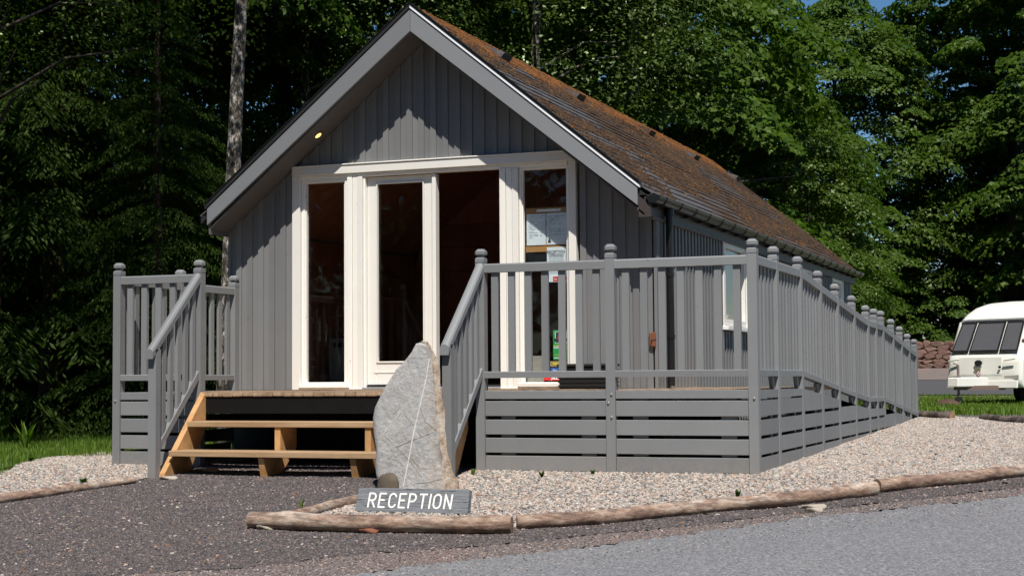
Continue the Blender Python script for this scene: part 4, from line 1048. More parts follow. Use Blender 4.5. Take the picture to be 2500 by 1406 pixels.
# ------------------------------------------------------------------ standing stone
outl = [(1038, 832), (1056, 842), (1066, 860), (1078, 898), (1082, 950), (1090, 1000), (1095, 1050), (1100, 1095), (1106, 1120), (1112, 1150), (1122, 1172), (1126, 1200), (1060, 1204), (985, 1202), (940, 1200), (925, 1180), (916, 1160), (914, 1130), (917, 1095), (910, 1060), (907, 1020), (912, 995), (935, 950), (958, 915), (968, 900), (985, 885), (1005, 862), (1020, 836)]
sbase = og(1015, 1197); YS = sbase.y+.12
pts2 = []
for u, v in outl:
    p = on(u, v, 'Y', YS); pts2.append((p.x, p.z))
cx_ = sum(p[0] for p in pts2)/len(pts2)
stone = thing('standing_stone', 'tall pointed grey boulder with white veins standing behind the wooden sign', 'stone', (cx_, YS, min(p[1] for p in pts2)))
def stone_mesh():
    pl = np.array(pts2); z0, z1 = pl[:, 1].min(), pl[:, 1].max(); V = []; F = []; mi = []; sm = []
    e0, e1 = on(1060, 858, 'Y', YS), on(1100, 1190, 'Y', YS)      # edge between flat face and broken flank
    rows = 60; nf, nk = 22, 12; cols = nf+nk
    def span(z):
        xs = []
        for i in range(len(pl)):
            a, b = pl[i], pl[(i+1) % len(pl)]
            if (a[1] <= z < b[1]) or (b[1] <= z < a[1]): xs.append(a[0]+(z-a[1])/(b[1]-a[1])*(b[0]-a[0]))
        return min(xs), max(xs)
    for r in range(rows):
        z = z0+.001+(z1-z0-.002)*(r/(rows-1)); a, b = span(z); f = 1-r/(rows-1); th = .09+.15*f**.7
        xf = e0.x+(e1.x-e0.x)*(e0.z-z)/(e0.z-e1.z)+.012*mnoise.noise(Vector((z*6, 2, 2))); xf = min(max(xf, a+.55*(b-a)), b-.012)
        w = b-a
        for c in range(cols):
            if c < nf:
                t = c/(nf-1); x = a+(xf-a)*t; lf = max(0.0, 1-(x-a)/(.10*w+.012))
                y = YS-th*.5+th*.75*lf**2.2+.016*mnoise.noise(Vector((x*2.0, z*2.0, 4)))+.004*mnoise.noise(Vector((x*9, z*9, 1)))
                y += .03*max(0, mnoise.noise(Vector((x*5, z*4, 11)))-.2)*lf
            else:
                t = (c-nf+1)/nk; x = xf+(b-xf)*t
                y = YS-th*.5+min(th*.95, (x-xf)*1.3)+.028*mnoise.noise(Vector((x*16, z*5, 8)))*min(1, t*3)+.014*mnoise.noise(Vector((x*40, z*18, 2)))*min(1, t*3)-.012*min(1, t*5)
            V.append((x, y, z))
        for c in range(cols):
            t = c/(cols-1); x = a+(w-min(.10, .3*w))*t
            if c == 0: x = a
            V.append((x, YS+th*.5+.02*mnoise.noise(Vector((x*4, z*4, 9))), z))
    m = cols*2
    def add(q, k, s_): F.append(q); mi.append(k); sm.append(s_)
    for r in range(rows-1):
        z = V[r*m][2]
        for c in range(cols-1):
            fl = c >= nf-1
            add([r*m+c, r*m+c+1, (r+1)*m+c+1, (r+1)*m+c], 1 if fl else 0, not fl)
            add([r*m+cols+c+1, r*m+cols+c, (r+1)*m+cols+c, (r+1)*m+cols+c+1], 0, True)
        add([r*m, (r+1)*m, (r+1)*m+cols, r*m+cols], 0, False)
        add([r*m+cols-1, r*m+m-1, (r+1)*m+m-1, (r+1)*m+cols-1], 1, False)
    add(list(range(cols))[::-1]+[cols+c for c in range(cols)], 0, False)
    R_ = (rows-1)*m; add([R_+c for c in range(cols)]+[R_+cols+c for c in range(cols)][::-1], 0, False)
    o_ = ORG[stone.name]; me = mesh([(v[0]-o_.x, v[1]-o_.y, v[2]-o_.z) for v in V], F, M['stone'])
    me.materials.append(M['flank']); me.polygons.foreach_set('material_index', mi); me.polygons.foreach_set('use_smooth', sm)
    return me, V, None
def flank_mat():
    m, nt, b = newmat('broken_tan_flank')
    c = ramp(nt, noise_tex(nt, 14, 8, .75, (1, 1, .5)), [(.32, (.13, .08, .05)), (.45, (.36, .27, .19)), (.58, (.50, .42, .34)), (.7, (.60, .55, .49))])
    nt.links.new(c, b.inputs['Base Color']); b.inputs['Roughness'].default_value = .85; bump(nt, b, noise_tex(nt, 30, 8, .75), .9, .02); return m
M['flank'] = flank_mat()
me, SV, sgrid = stone_mesh(); rock = obj('rock', me, stone, ORG[stone.name])
from mathutils.bvhtree import BVHTree
bvh = BVHTree.FromPolygons([Vector(v)-ORG[stone.name]*0 for v in SV], [list(p.vertices) for p in me.polygons])
def vein(pxs, w):
    V = []; F = []
    P = []
    for (u0, v0), (u1, v1) in zip(pxs[:-1], pxs[1:]):
        for i in range(12): P.append((u0+(u1-u0)*i/12, v0+(v1-v0)*i/12))
    P.append(pxs[-1]); k = 0
    m_ = MB()
    prev = None
    for (u, v) in P:
        hit = bvh.ray_cast(CAMP, ray(u, v).normalized())
        if hit[0] is None: prev = None; continue
        p = hit[0]-ray(u, v).normalized()*.002; ww = w*(.5+random.random()*.9)
        cur = (p+Vector((-ww, -.001, 0)), p+Vector((ww, -.001, 0)))
        if prev:
            m_.hexa([prev[0], prev[1], prev[1]+Vector((0, .012, 0)), prev[0]+Vector((0, .012, 0))], [cur[0], cur[1], cur[1]+Vector((0, .012, 0)), cur[0]+Vector((0, .012, 0))])
        prev = cur
    if m_.v: m_.build('quartz_vein', M['vein'], stone)
vein([(1048, 876), (1040, 925), (1030, 970), (1018, 1020), (1008, 1065), (1000, 1110), (990, 1160), (984, 1188)], .0040)
vein([(994, 982), (976, 1008), (955, 1035), (936, 1060)], .0022)
M['vein'] = plain('ochre_crack', (.33, .27, .20), .8)
for pl_ in ([(986, 1008), (1010, 1038)], [(938, 1062), (965, 1088), (1000, 1122), (1030, 1165)], [(1028, 1000), (1040, 1030), (1066, 1050)], [(1000, 1112), (1024, 1140)], [(968, 1090), (1018, 1070), (1050, 1058)], [(1012, 1180), (1050, 1176), (1078, 1168)], [(960, 1012), (975, 995)], [(1018, 1052), (1032, 1066)], [(1020, 1178), (1016, 1150), (1024, 1120)]): vein(pl_, .0012)
# brown chipped pebble face at its foot
bp_ = on(950, 1175, 'Y', YS-.14)
foot = thing('foot_rock', 'brown rounded rock wedged at the lower left of the standing stone', 'rock', (bp_.x, bp_.y, bp_.z-.09))
def blob(c, r, sc, mat, parent, name, seed=0, n=14):
    V = []; F = []
    for i in range(n+1):
        th = math.pi*i/n
        for j in range(n*2):
            ph = math.pi*j/n; d_ = Vector((math.sin(th)*math.cos(ph), math.sin(th)*math.sin(ph), math.cos(th)))
            k = 1+.22*mnoise.noise(d_*1.6+Vector((seed, 0, 0)))+.08*mnoise.noise(d_*5+Vector((seed, 3, 0)))
            V.append((d_.x*r*sc[0]*k, d_.y*r*sc[1]*k, d_.z*r*sc[2]*k))
    for i in range(n):
        for j in range(n*2):
            k = (j+1) % (n*2); F.append([i*n*2+j, (i+1)*n*2+j, (i+1)*n*2+k, i*n*2+k])
    org = ORG[parent.name] if parent else Vector(c); dlt = Vector(c)-org
    return obj(name, mesh([Vector(v)+dlt for v in V], F, mat, True), parent, org)
blob(bp_+Vector((-.01, 0, -.02)), .085, (1.05, .6, .95), M['stonebrown'], foot, 'rock_body', 3)

# ------------------------------------------------------------------ reception sign
s0, s1 = og(866, 1252), og(1141, 1259)
d_ = Vector((s1.x-s0.x, s1.y-s0.y, 0)); SW = d_.length; xd = d_.normalized(); yd = Vector((-xd.y, xd.x, 0))
tilt = math.radians(14); upd = (Vector((0, 0, 1))*math.cos(tilt)+yd*math.sin(tilt))
sgn = thing('reception_sign', 'grey timber plank sign with routed white lettering leaning against the standing stone', 'sign', (s0.x, s0.y, gh(s0.x, s0.y)))
Lz = 57/FPX*((Vector(s0)-CAMP).dot(fw))/math.cos(tilt)
bz = Vector((s0.x, s0.y, gh(s0.x, s0.y)+.012)); nout = xd.cross(upd)
m_ = MB(); T = .05
m_.hexa([bz, bz+xd*SW, bz+xd*SW-nout*T, bz-nout*T], [bz+upd*Lz+xd*.01, bz+xd*(SW-.0)+upd*Lz, bz+xd*(SW-.0)+upd*Lz-nout*T, bz+upd*Lz+xd*.01-nout*T])
def signmat():
    m, nt, b = newmat('weathered_sign_paint')
    n = noise_tex(nt, 10, 7, .7, (.8, .8, 9)); c = ramp(nt, n, [(.36, (.035, .033, .037)), (.43, (.15, .16, .172)), (.6, (.205, .215, .232))])
    nt.links.new(c, b.inputs['Base Color']); b.inputs['Roughness'].default_value = .6; bump(nt, b, n, .8, .01); return m
m_.build('board', signmat(), sgn, bevel=.003)
routed = plain('routed_white', (.85, .83, .78), .6, 0, .02)
def arc(cx, cy, rx, ry, a0, a1, n=12): return [(cx+rx*math.cos(math.radians(a0+(a1-a0)*i/n)), cy+ry*math.sin(math.radians(a0+(a1-a0)*i/n))) for i in range(n+1)]
GL = {'R': (.56, [[(0, 0), (0, 1), (.28, 1)]+arc(.28, .74, .25, .26, 90, -90)+[(0, .48)], [(.25, .48), (.52, 0)]]),
      'E': (.50, [[(.48, 1), (0, 1), (0, 0), (.48, 0)], [(0, .52), (.40, .52)]]),
      'C': (.56, [arc(.30, .70, .27, .30, 20, 180)+arc(.30, .30, .27, .30, 180, 340)]),
      'P': (.54, [[(0, 0), (0, 1), (.27, 1)]+arc(.27, .73, .25, .27, 90, -90)+[(0, .46)]]),
      'T': (.56, [[(0, 1), (.56, 1)], [(.28, 1), (.28, 0)]]), 'I': (.0, [[(0, 0), (0, 1)]]),
      'O': (.60, [arc(.29, .68, .28, .32, 0, 180)+arc(.29, .32, .28, .32, 180, 360)+[(.57, .68)]]),
      'N': (.54, [[(0, 0), (0, 1), (.52, 0), (.52, 1)]])}
TH = Lz*.56; TW = SW*.735; sw_ = .064; pen = 0; tot = sum(GL[c_][0] for c_ in 'RECEPTION')+8*.30
for ch in 'RECEPTION':
    wd, strokes = GL[ch]; m_ = MB(); fx = TW/(tot*TH)
    for st_ in strokes:
        for (ax, ay), (bx_, by) in zip(st_[:-1], st_[1:]):
            A = Vector(((pen+ax)*fx+.08*ay, ay)); B = Vector(((pen+bx_)*fx+.08*by, by)); dd_ = (B-A)
            if dd_.length < 1e-5: continue
            a0 = math.atan2(dd_.y, dd_.x); ring = [A+Vector((math.cos(a0+math.pi/2+math.pi*i/5), math.sin(a0+math.pi/2+math.pi*i/5)))*sw_ for i in range(6)]+[B+Vector((math.cos(a0-math.pi/2+math.pi*i/5), math.sin(a0-math.pi/2+math.pi*i/5)))*sw_ for i in range(6)]
            o3 = bz+xd*SW*.115+upd*Lz*.21+nout*(.0012+.00005*len(m_.f)/14)
            P3 = [o3+xd*p_.x*TH+upd*p_.y*TH for p_ in ring]; m_.hexa([p_-nout*.0005 for p_ in P3], P3)
    m_.build('letter', routed, sgn); pen += wd+.30

# ------------------------------------------------------------------ logs
def log(pxs, rad, label, seed, cap=True, ends=None, cat='log', group='log edging of the gravel', raise_=.55, n=16, taper=(1, 1)):
    P = []
    for u, v in pxs:
        p = og(u, v); P.append(Vector((p.x, p.y, gh(p.x, p.y)+rad*raise_)))
    # resample
    Q = []; 
    for a, b in zip(P[:-1], P[1:]):
        k = max(2, int((b-a).length/.035))
        for i in range(k): Q.append(a.lerp(b, i/k))
    Q.append(P[-1])
    # smooth
    for it in range(6):
        Q = [Q[0]]+[(Q[i-1]+Q[i]*2+Q[i+1])/4 for i in range(1, len(Q)-1)]+[Q[-1]]
    V = []; F = []; org = Vector((P[0].x, P[0].y, P[0].z-rad)); L = len(Q)
    knots = [(random.randrange(L), random.uniform(.3, 2.2)) for _ in range(max(2, L//22))]
    for i, p in enumerate(Q):
        d_ = (Q[min(i+1, L-1)]-Q[max(i-1, 0)]).normalized(); a = d_.cross(Vector((0, 0, 1))).normalized(); c = d_.cross(a)*-1
        t = i/(L-1); tp = taper[0]+(taper[1]-taper[0])*t
        for k in range(n):
            th = 2*math.pi*k/n; dv = a*math.cos(th)+Vector((0, 0, 1))*math.sin(th)
            q = p*1.0
            rr = rad*tp*(1+.10*mnoise.noise(Vector((i*.06, math.cos(th)*1.0, math.sin(th)+seed)))+.06*mnoise.noise(Vector((i*.3, math.cos(th)*2, math.sin(th)*2+seed)))+.05*mnoise.noise(Vector((i*.12, math.cos(th)*6, math.sin(th)*6+seed)))-.12*max(0, mnoise.noise(Vector((i*.05, math.cos(th-1)*1.5+seed, 7)))-.25))
            for ki, ka in knots:
                dd = math.exp(-((i-ki)/2.2)**2-((math.atan2(math.sin(th-ka), math.cos(th-ka)))/.45)**2); rr += rad*.26*dd
            V.append(p+dv*rr-org)
    for i in range(L-1):
        for k in range(n): j = (k+1) % n; F.append([i*n+k, i*n+j, (i+1)*n+j, (i+1)*n+k])
    o = thing('edging_log', label, cat, org, group)
    me = mesh(V, F, M['darklog'] if seed > 16 else M['log'], True)
    obj('trunk', me, o, org)
    for e, (i, sg) in enumerate(((0, -1), (L-1, 1))):
        d_ = (Q[1]-Q[0]).normalized() if i == 0 else (Q[-1]-Q[-2]).normalized()
        ring = [V[i*n+k] for k in range(n)]; c = sum(ring, Vector())/n
        vv = ring+[c+d_*sg*.004]; ff = [[k, (k+1) % n, n] if sg > 0 else [(k+1) % n, k, n] for k in range(n)]
        obj('cut_end', mesh(vv, ff, M['endgrain']), o, org)
    return o
log([(1250, 1302), (1090, 1302), (930, 1298), (760, 1294), (612, 1288)], .053, 'thick straight log lying in front of the reception sign', 1.3, raise_=.95)
log([(1262, 1290), (1400, 1284), (1530, 1272), (1640, 1259), (1800, 1244), (1900, 1236), (2010, 1224), (2136, 1207)], .043, 'long curved brown log edging the gravel from the sign to the grey log', 4.1, raise_=.95, taper=(1.0, 1.15))
log([(2142, 1202), (2250, 1190), (2380, 1178), (2500, 1163), (2650, 1146)], .046, 'greyer log at the right end of the gravel edging', 7.7, raise_=.95, taper=(1, .85))
log([(722, 1266), (780, 1252), (830, 1238), (885, 1226)], .034, 'short brown log running back from the edging to the left of the sign', 9.2, raise_=.8)
log([(-160, 1244), (0, 1228), (110, 1212), (180, 1200)], .038, 'rotten split log at the left edge of the picture', 12.2, raise_=.8)
log([(176, 1202), (240, 1192), (330, 1178)], .030, 'thin log edging the left gravel up to the steps', 15.0, raise_=.8, taper=(1, .7))
log([(2236, 1018), (2290, 1021), (2325, 1022)], .06, 'dark half-buried log beyond the end of the ramp', 17.0, raise_=.5)
log([(2400, 1024), (2450, 1030), (2520, 1036)], .05, 'dark log lying beside the far path at the right edge', 19.0, raise_=.5)
# bark flakes, peeled off the logs
def flake(u, v, L_, W2, rz, mat, label):
    p = og(u, v); m_ = MB(); c = Vector((p.x, p.y, gh(p.x, p.y)+.012)); a = Vector((math.cos(rz), math.sin(rz), 0)); b = Vector((-a.y, a.x, 0)); pts_ = []
    for k in range(9):
        t = 2*math.pi*k/9; r = 1+.3*mnoise.noise(Vector((k*1.3, u, v))); pts_.append(c+a*math.cos(t)*L_*r+b*math.sin(t)*W2*r+Vector((0, 0, .012*math.sin(t*2))))
    m_.hexa(pts_, [q+Vector((0, 0, .008)) for q in pts_]); o = m_.build('bark_flake', mat, None); tag(o, label, 'bark', 'bark flakes round the logs'); return o
fm = plain('red_bark', (.20, .075, .04), .85, 0, .4); fm2 = plain('pale_bark', (.38, .33, .27), .85, 0, .3)
flake(770, 1291, .16, .03, .1, fm, 'long reddish bark flake under the thick log')
flake(900, 1301, .06, .02, .3, fm, 'small reddish bark flake in front of the thick log')
flake(648, 1292, .06, .02, .2, fm2, 'pale bark flake under the left end of the thick log')
flake(1985, 1242, .09, .012, .5, fm2, 'pale sliver of wood on the verge beneath the right log')
flake(1990, 1250, .05, .010, .1, fm2, 'short pale sliver of wood beside the longer one')
flake(505, 1151, .11, .04, 0.1, plain('pinkish_slab', (.42, .28, .22), .8), 'flat pinkish slab on the dark gravel under the steps')
flake(410, 1171, .08, .018, .2, fm2, 'thin pale chip at the foot of the left stringer')

# small weeds
def weed(name, u, v, h, n, mat, label, spread=.5, w=.012, cat='weed', group=None, z=None, base=None):
    p = base or og(u, v); V = []; F = []; k = 0
    for i in range(n):
        a = random.uniform(0, 6.28); l = h*random.uniform(.6, 1.1); sp = spread*random.uniform(.3, 1)*l
        d_ = Vector((math.cos(a), math.sin(a), 0)); sd = Vector((-d_.y, d_.x, 0))*w
        q = [Vector((0, 0, 0))-sd*.4, Vector((0, 0, 0))+sd*.4, d_*sp*.4+Vector((0, 0, l*.6))+sd, d_*sp*.4+Vector((0, 0, l*.6))-sd, d_*sp+Vector((0, 0, l))]
        V += q; F += [[k, k+1, k+2, k+3], [k+3, k+2, k+4]]; k += 5
    org = Vector((p.x, p.y, gh(p.x, p.y)+(z or 0)))
    o = obj(name, mesh(V, F, mat), None, org); tag(o, label, cat, group); return o
weed('weed', 1323, 1166, .055, 7, M['beech'], 'tiny green weed under the first skirt bay near the middle', .8, .014)
weed('weed', 1447, 1160, .05, 6, M['beech'], 'tiny green weed beside the foot of the middle fence post', .8, .012)
weed('weed', 1155, 1160, .06, 6, M['beech'], 'green weed at the foot of the end post beside the stone', .6, .014)
weed('grass_tuft', 736, 1252, .10, 9, M['grass'], 'grass tuft growing behind the thick log', .3, .006, 'grass tuft')
weed('weed', 1802, 1236, .07, 8, M['beech'], 'bright green weed growing over the long brown log', .6, .014, z=.05)
for i, (u, v) in enumerate([(204, 1180), (127, 1095), (250, 1098), (75, 1125)]):
    weed('weed', u, v, .05, 12, M['beech'], ['round green weed on the pale gravel near the left log', 'leafy weed in the lawn edge left of centre', 'leafy weed at the lawn edge beside the fence post', 'yellowish weed at the lawn edge near the left border'][i], 1.3, .02)
weed('thistle', 62, 1100, .30, 26, M['grass'], 'tall ragged weed standing in the lawn at the left', .6, .018, 'weed')
weed('thistle', 8, 1075, .38, 26, M['grass'], 'tall dark weed at the far left edge of the lawn', .6, .02, 'weed')

# ------------------------------------------------------------------ grass (stuff)
def grass(name, poly, n, h, label, w=.006, seed=1):
    rng = np.random.default_rng(seed); P = np.array(poly); x0, y0 = P.min(0); x1, y1 = P.max(0)
    X = rng.uniform(x0, x1, n*3); Y = rng.uniform(y0, y1, n*3); k = inpoly(X, Y, [tuple(p) for p in poly]); X = X[k][:n]; Y = Y[k][:n]; n = len(X)
    Z = np.array([gh(a, b) for a, b in zip(X, Y)]); cl = np.array([.6+.9*max(0, .5+mnoise.noise(Vector((a*1.3, b*1.3, 0)))) for a, b in zip(X, Y)])
    H = h*rng.uniform(.5, 1.2, n)*cl; A = rng.uniform(0, 6.28, n); B = rng.uniform(0, .55, n)*H; W = w*rng.uniform(.6, 1.3, n)
    dx, dy = np.cos(A), np.sin(A); px, py_ = -dy*W, dx*W
    a = np.stack([X-px, Y-py_, Z-.01], 1); b = np.stack([X+px, Y+py_, Z-.01], 1)
    c_ = np.stack([X+dx*B*.4+px*.8, Y+dy*B*.4+py_*.8, Z+H*.6], 1); d_ = np.stack([X+dx*B*.4-px*.8, Y+dy*B*.4-py_*.8, Z+H*.6], 1); e = np.stack([X+dx*B, Y+dy*B, Z+H], 1)
    V = np.stack([a, b, c_, d_, e], 1).reshape(-1, 3); i = np.arange(n)*5
    F = np.concatenate([np.stack([i, i+1, i+2], 1), np.stack([i, i+2, i+3], 1), np.stack([i+3, i+2, i+4], 1)])
    o = obj(name, np_mesh(V, F, M['grass'])); o['kind'] = 'stuff'; o['label'] = label
lawn = [(gl[0][0]-.2, gl[0][1]-.05), (gl[1][0], gl[1][1]), gl[2], (gl[3][0]+2.4, gl[3][1]+.25), (-5.6, 13), (-17, 13), (-14, 2)]
grass('lawn', lawn, 120000, .065, 'sunlit green grass left of the deck', .0035)
grass('long_grass', [(-15, 8.5), (-6.2, 8.5), (-6.2, 12.5), (-15, 12.5)], 9000, .24, 'longer grass under the trees', .006, 5)
fg = [(.2, 10.3), (8, 11.2), (10, 36.4), (-7, 36.4), (-1, 12)]
grass('far_grass', fg, 60000, .085, 'rough grass round the caravan', .010, 8)
fgs = sheet('grass_field', fg, .3, .006, ground_mat('grass_soil', [(.35, (.03, .045, .012)), (.6, (.08, .10, .03))], 9, (.14, .12, .06), .6))
sheet('lawn_soil', lawn, .25, .0, ground_mat('lawn_soil', [(.35, (.03, .05, .012)), (.6, (.06, .10, .02))], 9))

# ------------------------------------------------------------------ caravan
cp = far(2398, 39.5); cp.z = gh(cp.x, cp.y)
HD = math.radians(-31)
cv = thing('caravan', 'cream white touring caravan with dark front windows parked on the grass at the right', 'caravan', cp)
cream = plain('caravan_cream', (.80, .79, .72), .28, 0, .03); cream2 = plain('caravan_roof_white', (.78, .77, .71), .35, 0, .03)
tint = plain('tinted_acrylic', (.02, .02, .022), .12); trim = plain('grey_rubber', (.25, .26, .26), .5)
ca, sa = math.cos(HD), math.sin(HD)
def CW(x, y, z): return Vector((cp.x+x*ca-y*sa, cp.y+x*sa+y*ca, cp.z+z))
WC = 1.04
def cprof():  # (y, z): front profile then back; y grows away from the hitch
    return [(.10, .42), (.02, .50), (.0, .62), (.03, .80), (.05, .98), (.09, 1.18), (.16, 1.24), (.24, 1.42), (.33, 1.62), (.43, 1.84), (.51, 2.0), (.60, 2.05), (.80, 2.20), (1.15, 2.36), (1.6, 2.47), (2.3, 2.53), (5.0, 2.53), (5.3, 2.4), (5.4, 2.0), (5.4, .42)]
def caravan_body(y_lo_idx, y_hi_idx, mat, name, grow=0):
    pr = cprof(); V = []; F = []; xs = [-1, -.97, -.9, -.75, -.4, 0, .4, .75, .9, .97, 1]
    inset = [.09, .045, .015, 0, 0, 0, 0, 0, .015, .045, .09]
    seg = pr[y_lo_idx:y_hi_idx+1]
    for (y, z) in seg:
        for q, ins in zip(xs, inset):
            cz = 2.0; rz = ins*1.2 if z > 2.02 else 0
            yy = y+ins if y < 3 else y-ins
            V.append(CW(q*(WC+grow), yy-grow, z-rz+grow))
    m = len(xs)
    for i in range(len(seg)-1):
        for k in range(m-1): F.append([i*m+k, i*m+k+1, (i+1)*m+k+1, (i+1)*m+k])
    # sides
    for k in (0, m-1):
        F.append([i*m+k for i in range(len(seg))] if k else [i*m+k for i in range(len(seg))][::-1])
    o_ = ORG[cv.name]; import bmesh
    me = mesh([v-o_ for v in V], F, mat, False)
    bm = bmesh.new(); bm.from_mesh(me); bmesh.ops.recalc_face_normals(bm, faces=bm.faces)
    for f in bm.faces: f.smooth = len(f.verts) == 4
    bm.to_mesh(me); bm.free()
    return obj(name, me, cv, o_)
caravan_body(0, len(cprof())-1, cream, 'body')
caravan_body(11, 17, cream2, 'roof', .014)
def cquad(name, pts, th, mat, parent=cv, bevel=.012):
    """pts in caravan coordinates, thickened towards the viewer side"""
    P = [CW(*p) for p in pts]; n_ = (P[1]-P[0]).cross(P[2]-P[0]).normalized()
    m_ = MB(); m_.hexa([p for p in P], [p+n_*th for p in P]); return m_.build(name, mat, parent, bevel=bevel)
def slope_y(z): return np.interp(z, [1.18, 2.03], [.09, .56])
def pane(x0, x1, x0t, x1t):
    z0, z1 = 1.26, 1.99; f = 0.035
    w_ = cquad('window', [(x0, slope_y(z0)-f, z0), (x1, slope_y(z0)-f, z0), (x1t, slope_y(z1)-f, z1), (x0t, slope_y(z1)-f, z1)], .02, tint)
    e = .05; g2 = f+.024
    cquad('blind', [(x0+e, slope_y(z0+e)-g2, z0+e), (x1-e, slope_y(z0+e)-g2, z0+e), (x1t-e, slope_y(z1-e)-g2, z1-e), (x0t+e, slope_y(z1-e)-g2, z1-e)], .002, plain('grey_blind', (.10, .10, .11), .3), w_, 0)
pane(-.93, -.45, -.88, -.43); pane(-.43, .40, -.41, .38); pane(.42, .93, .40, .88)
cquad('window_rail', [(-.90, .50, 2.0), (.90, .50, 2.0), (.90, .52, 2.045), (-.90, .52, 2.045)], .03, trim)
cquad('gas_locker_seam', [(-.75, .022, .70), (.55, .022, .70), (.55, .022, .708), (-.75, .022, .708)], .012, trim, bevel=0)
cquad('gas_locker_lid', [(-.72, .03, .72), (.52, .03, .72), (.52, .075, 1.14), (-.72, .075, 1.14)], .016, cream)
for s in (-1, 1):
    cquad('grab_handle', [(s*.78-.16, -.01, 1.03), (s*.78+.16, -.01, 1.07), (s*.78+.16, 0, 1.10), (s*.78-.16, 0, 1.06)], .04, cream2)
    cquad('lamp_recess', [(s*.80-.2, .02, .62), (s*.80+.2, .02, .62), (s*.80+.2, .02, .72), (s*.80-.2, .02, .70)], .018, plain('recess_grey', (.40, .39, .35), .5))
def cdisc(name, x, y, z, r, mat, h=.02, sx=1):
    m_ = MB(); c = CW(x, y, z); a = Vector((ca, sa, 0)); b = Vector((0, 0, 1)); n_ = a.cross(b)
    m_.hexa([c+(a*math.cos(t*.3927)*sx+b*math.sin(t*.3927))*r for t in range(16)], [c+n_*h+(a*math.cos(t*.3927)*sx+b*math.sin(t*.3927))*r for t in range(16)]); return m_.build(name, mat, cv)
cdisc('badge', -.10, .01, 1.0, .07, M['dull_black'], .02, 1.5); cdisc('lock', -.13, .01, .86, .05, plain('brass_grey', (.2, .18, .13), .4), .02, 1.8)
cdisc('lock', .50, .0, .90, .03, M['dull_black'], .03)
c0 = [(-.16, -.02, .76), (-.10, -.02, .70), (-.04, -.02, .76), (-.10, -.02, .82)]
dm = cquad('warning_diamond', [(-.165, .0, .75), (-.10, .0, .665), (-.035, .0, .75), (-.10, .0, .835)], .004, M['red_print'], bevel=0)
cquad('diamond_field', [(-.150, -.006, .75), (-.10, -.006, .685), (-.050, -.006, .75), (-.10, -.006, .815)], .003, M['white_print'], dm, 0)
cquad('diamond_mark', [(-.110, -.011, .725), (-.09, -.011, .725), (-.09, -.011, .775), (-.110, -.011, .775)], .003, M['ink'], dm, 0)
# lower front moulding and hitch
cquad('front_valance', [(-.95, -.03, .40), (1.0, -.03, .40), (1.0, .0, .58), (-.95, .0, .58)], .05, cream2)
hf = MB(); 
for s in (-1, 1): 
    a = CW(s*.55, .1, .42); b = CW(0, -1.05, .42); hf.beam(a, b, [(-.03, -.05), (.03, -.05), (.03, .05), (-.03, .05)])
hf.build('hitch_frame', plain('rusty_steel', (.16, .11, .09), .7), cv)
hc = [(-.15, -1.15, .44), (.15, -1.15, .44), (.30, -.2, .44), (-.30, -.2, .44)]
m_ = MB(); m_.hexa([CW(x, y, .44) for x, y, z in hc], [CW(x, y+.02, .66) for x, y, z in hc]); m_.build('hitch_cover', cream2, cv, bevel=.02)
jw = MB(); jw.tube([CW(.02, -.95, .12), CW(.02, -.95, .95)], .03, 8); jw.tube([CW(.02, -.95, .95), CW(-.10, -.97, 1.0)], .015, 6); js = jw.build('jockey_stand', plain('old_steel', (.18, .13, .12), .6), cv)
c = CW(.02, -.95, .11); a = Vector((ca, sa, 0)); m_ = MB(); m_.hexa([c-a*.04+Vector((0, 0, 0))+(Vector((-sa, ca, 0))*math.cos(t*.5236)+Vector((0, 0, 1))*math.sin(t*.5236))*.11 for t in range(12)], [c+a*.04+(Vector((-sa, ca, 0))*math.cos(t*.5236)+Vector((0, 0, 1))*math.sin(t*.5236))*.11 for t in range(12)]); m_.build('jockey_wheel', M['dull_black'], js)
# side furniture and wheels
cquad('side_stripe', [(WC+.002, .2, .98), (WC+.002, 5.2, .98), (WC+.002, 5.2, 1.02), (WC+.002, .2, 1.02)], .004, plain('stripe_teal', (.05, .12, .13), .4), bevel=0)
cquad('side_marker', [(WC+.002, .26, .80), (WC+.002, .42, .80), (WC+.002, .42, .88), (WC+.002, .26, .88)], .02, plain('amber_lens', (.75, .22, .01), .3))
cquad('side_window', [(WC+.002, 1.1, 1.3), (WC+.002, 2.2, 1.3), (WC+.002, 2.2, 1.95), (WC+.002, 1.1, 1.95)], .02, tint)
cdisc('marker_lamp', .96, .30, 1.52, .035, M['brownblock'], .03)
for s in (-1, 1):
    c = CW(s*(WC-.12), 3.0, .31); m_ = MB()
    m_.hexa([c-a*.09+(Vector((-sa, ca, 0))*math.cos(t*.3927)+Vector((0, 0, 1))*math.sin(t*.3927))*.31 for t in range(16)], [c+a*.09+(Vector((-sa, ca, 0))*math.cos(t*.3927)+Vector((0, 0, 1))*math.sin(t*.3927))*.31 for t in range(16)]); m_.build('wheel', M['dull_black'], cv)
mt = text_mesh('Ni', .22, trim); xdv = Vector((-sa, ca, 0)); put_text('lettering', mt, cv, CW(WC+.008, .35, 1.12), xdv)
# brown rock and brush left of the hitch
rk = og(2318, 958); rk = far(2312, 37.5)
o = thing('brown_rock', 'rusty brown rock on the grass left of the caravan hitch', 'rock', (rk.x, rk.y, rk.z))
blob(Vector((rk.x, rk.y, rk.z+.05)), .17, (1.7, .9, .75), plain('rusty_rock', (.07, .033, .022), .8, 0, .4), o, 'rock_body', 11, 8)

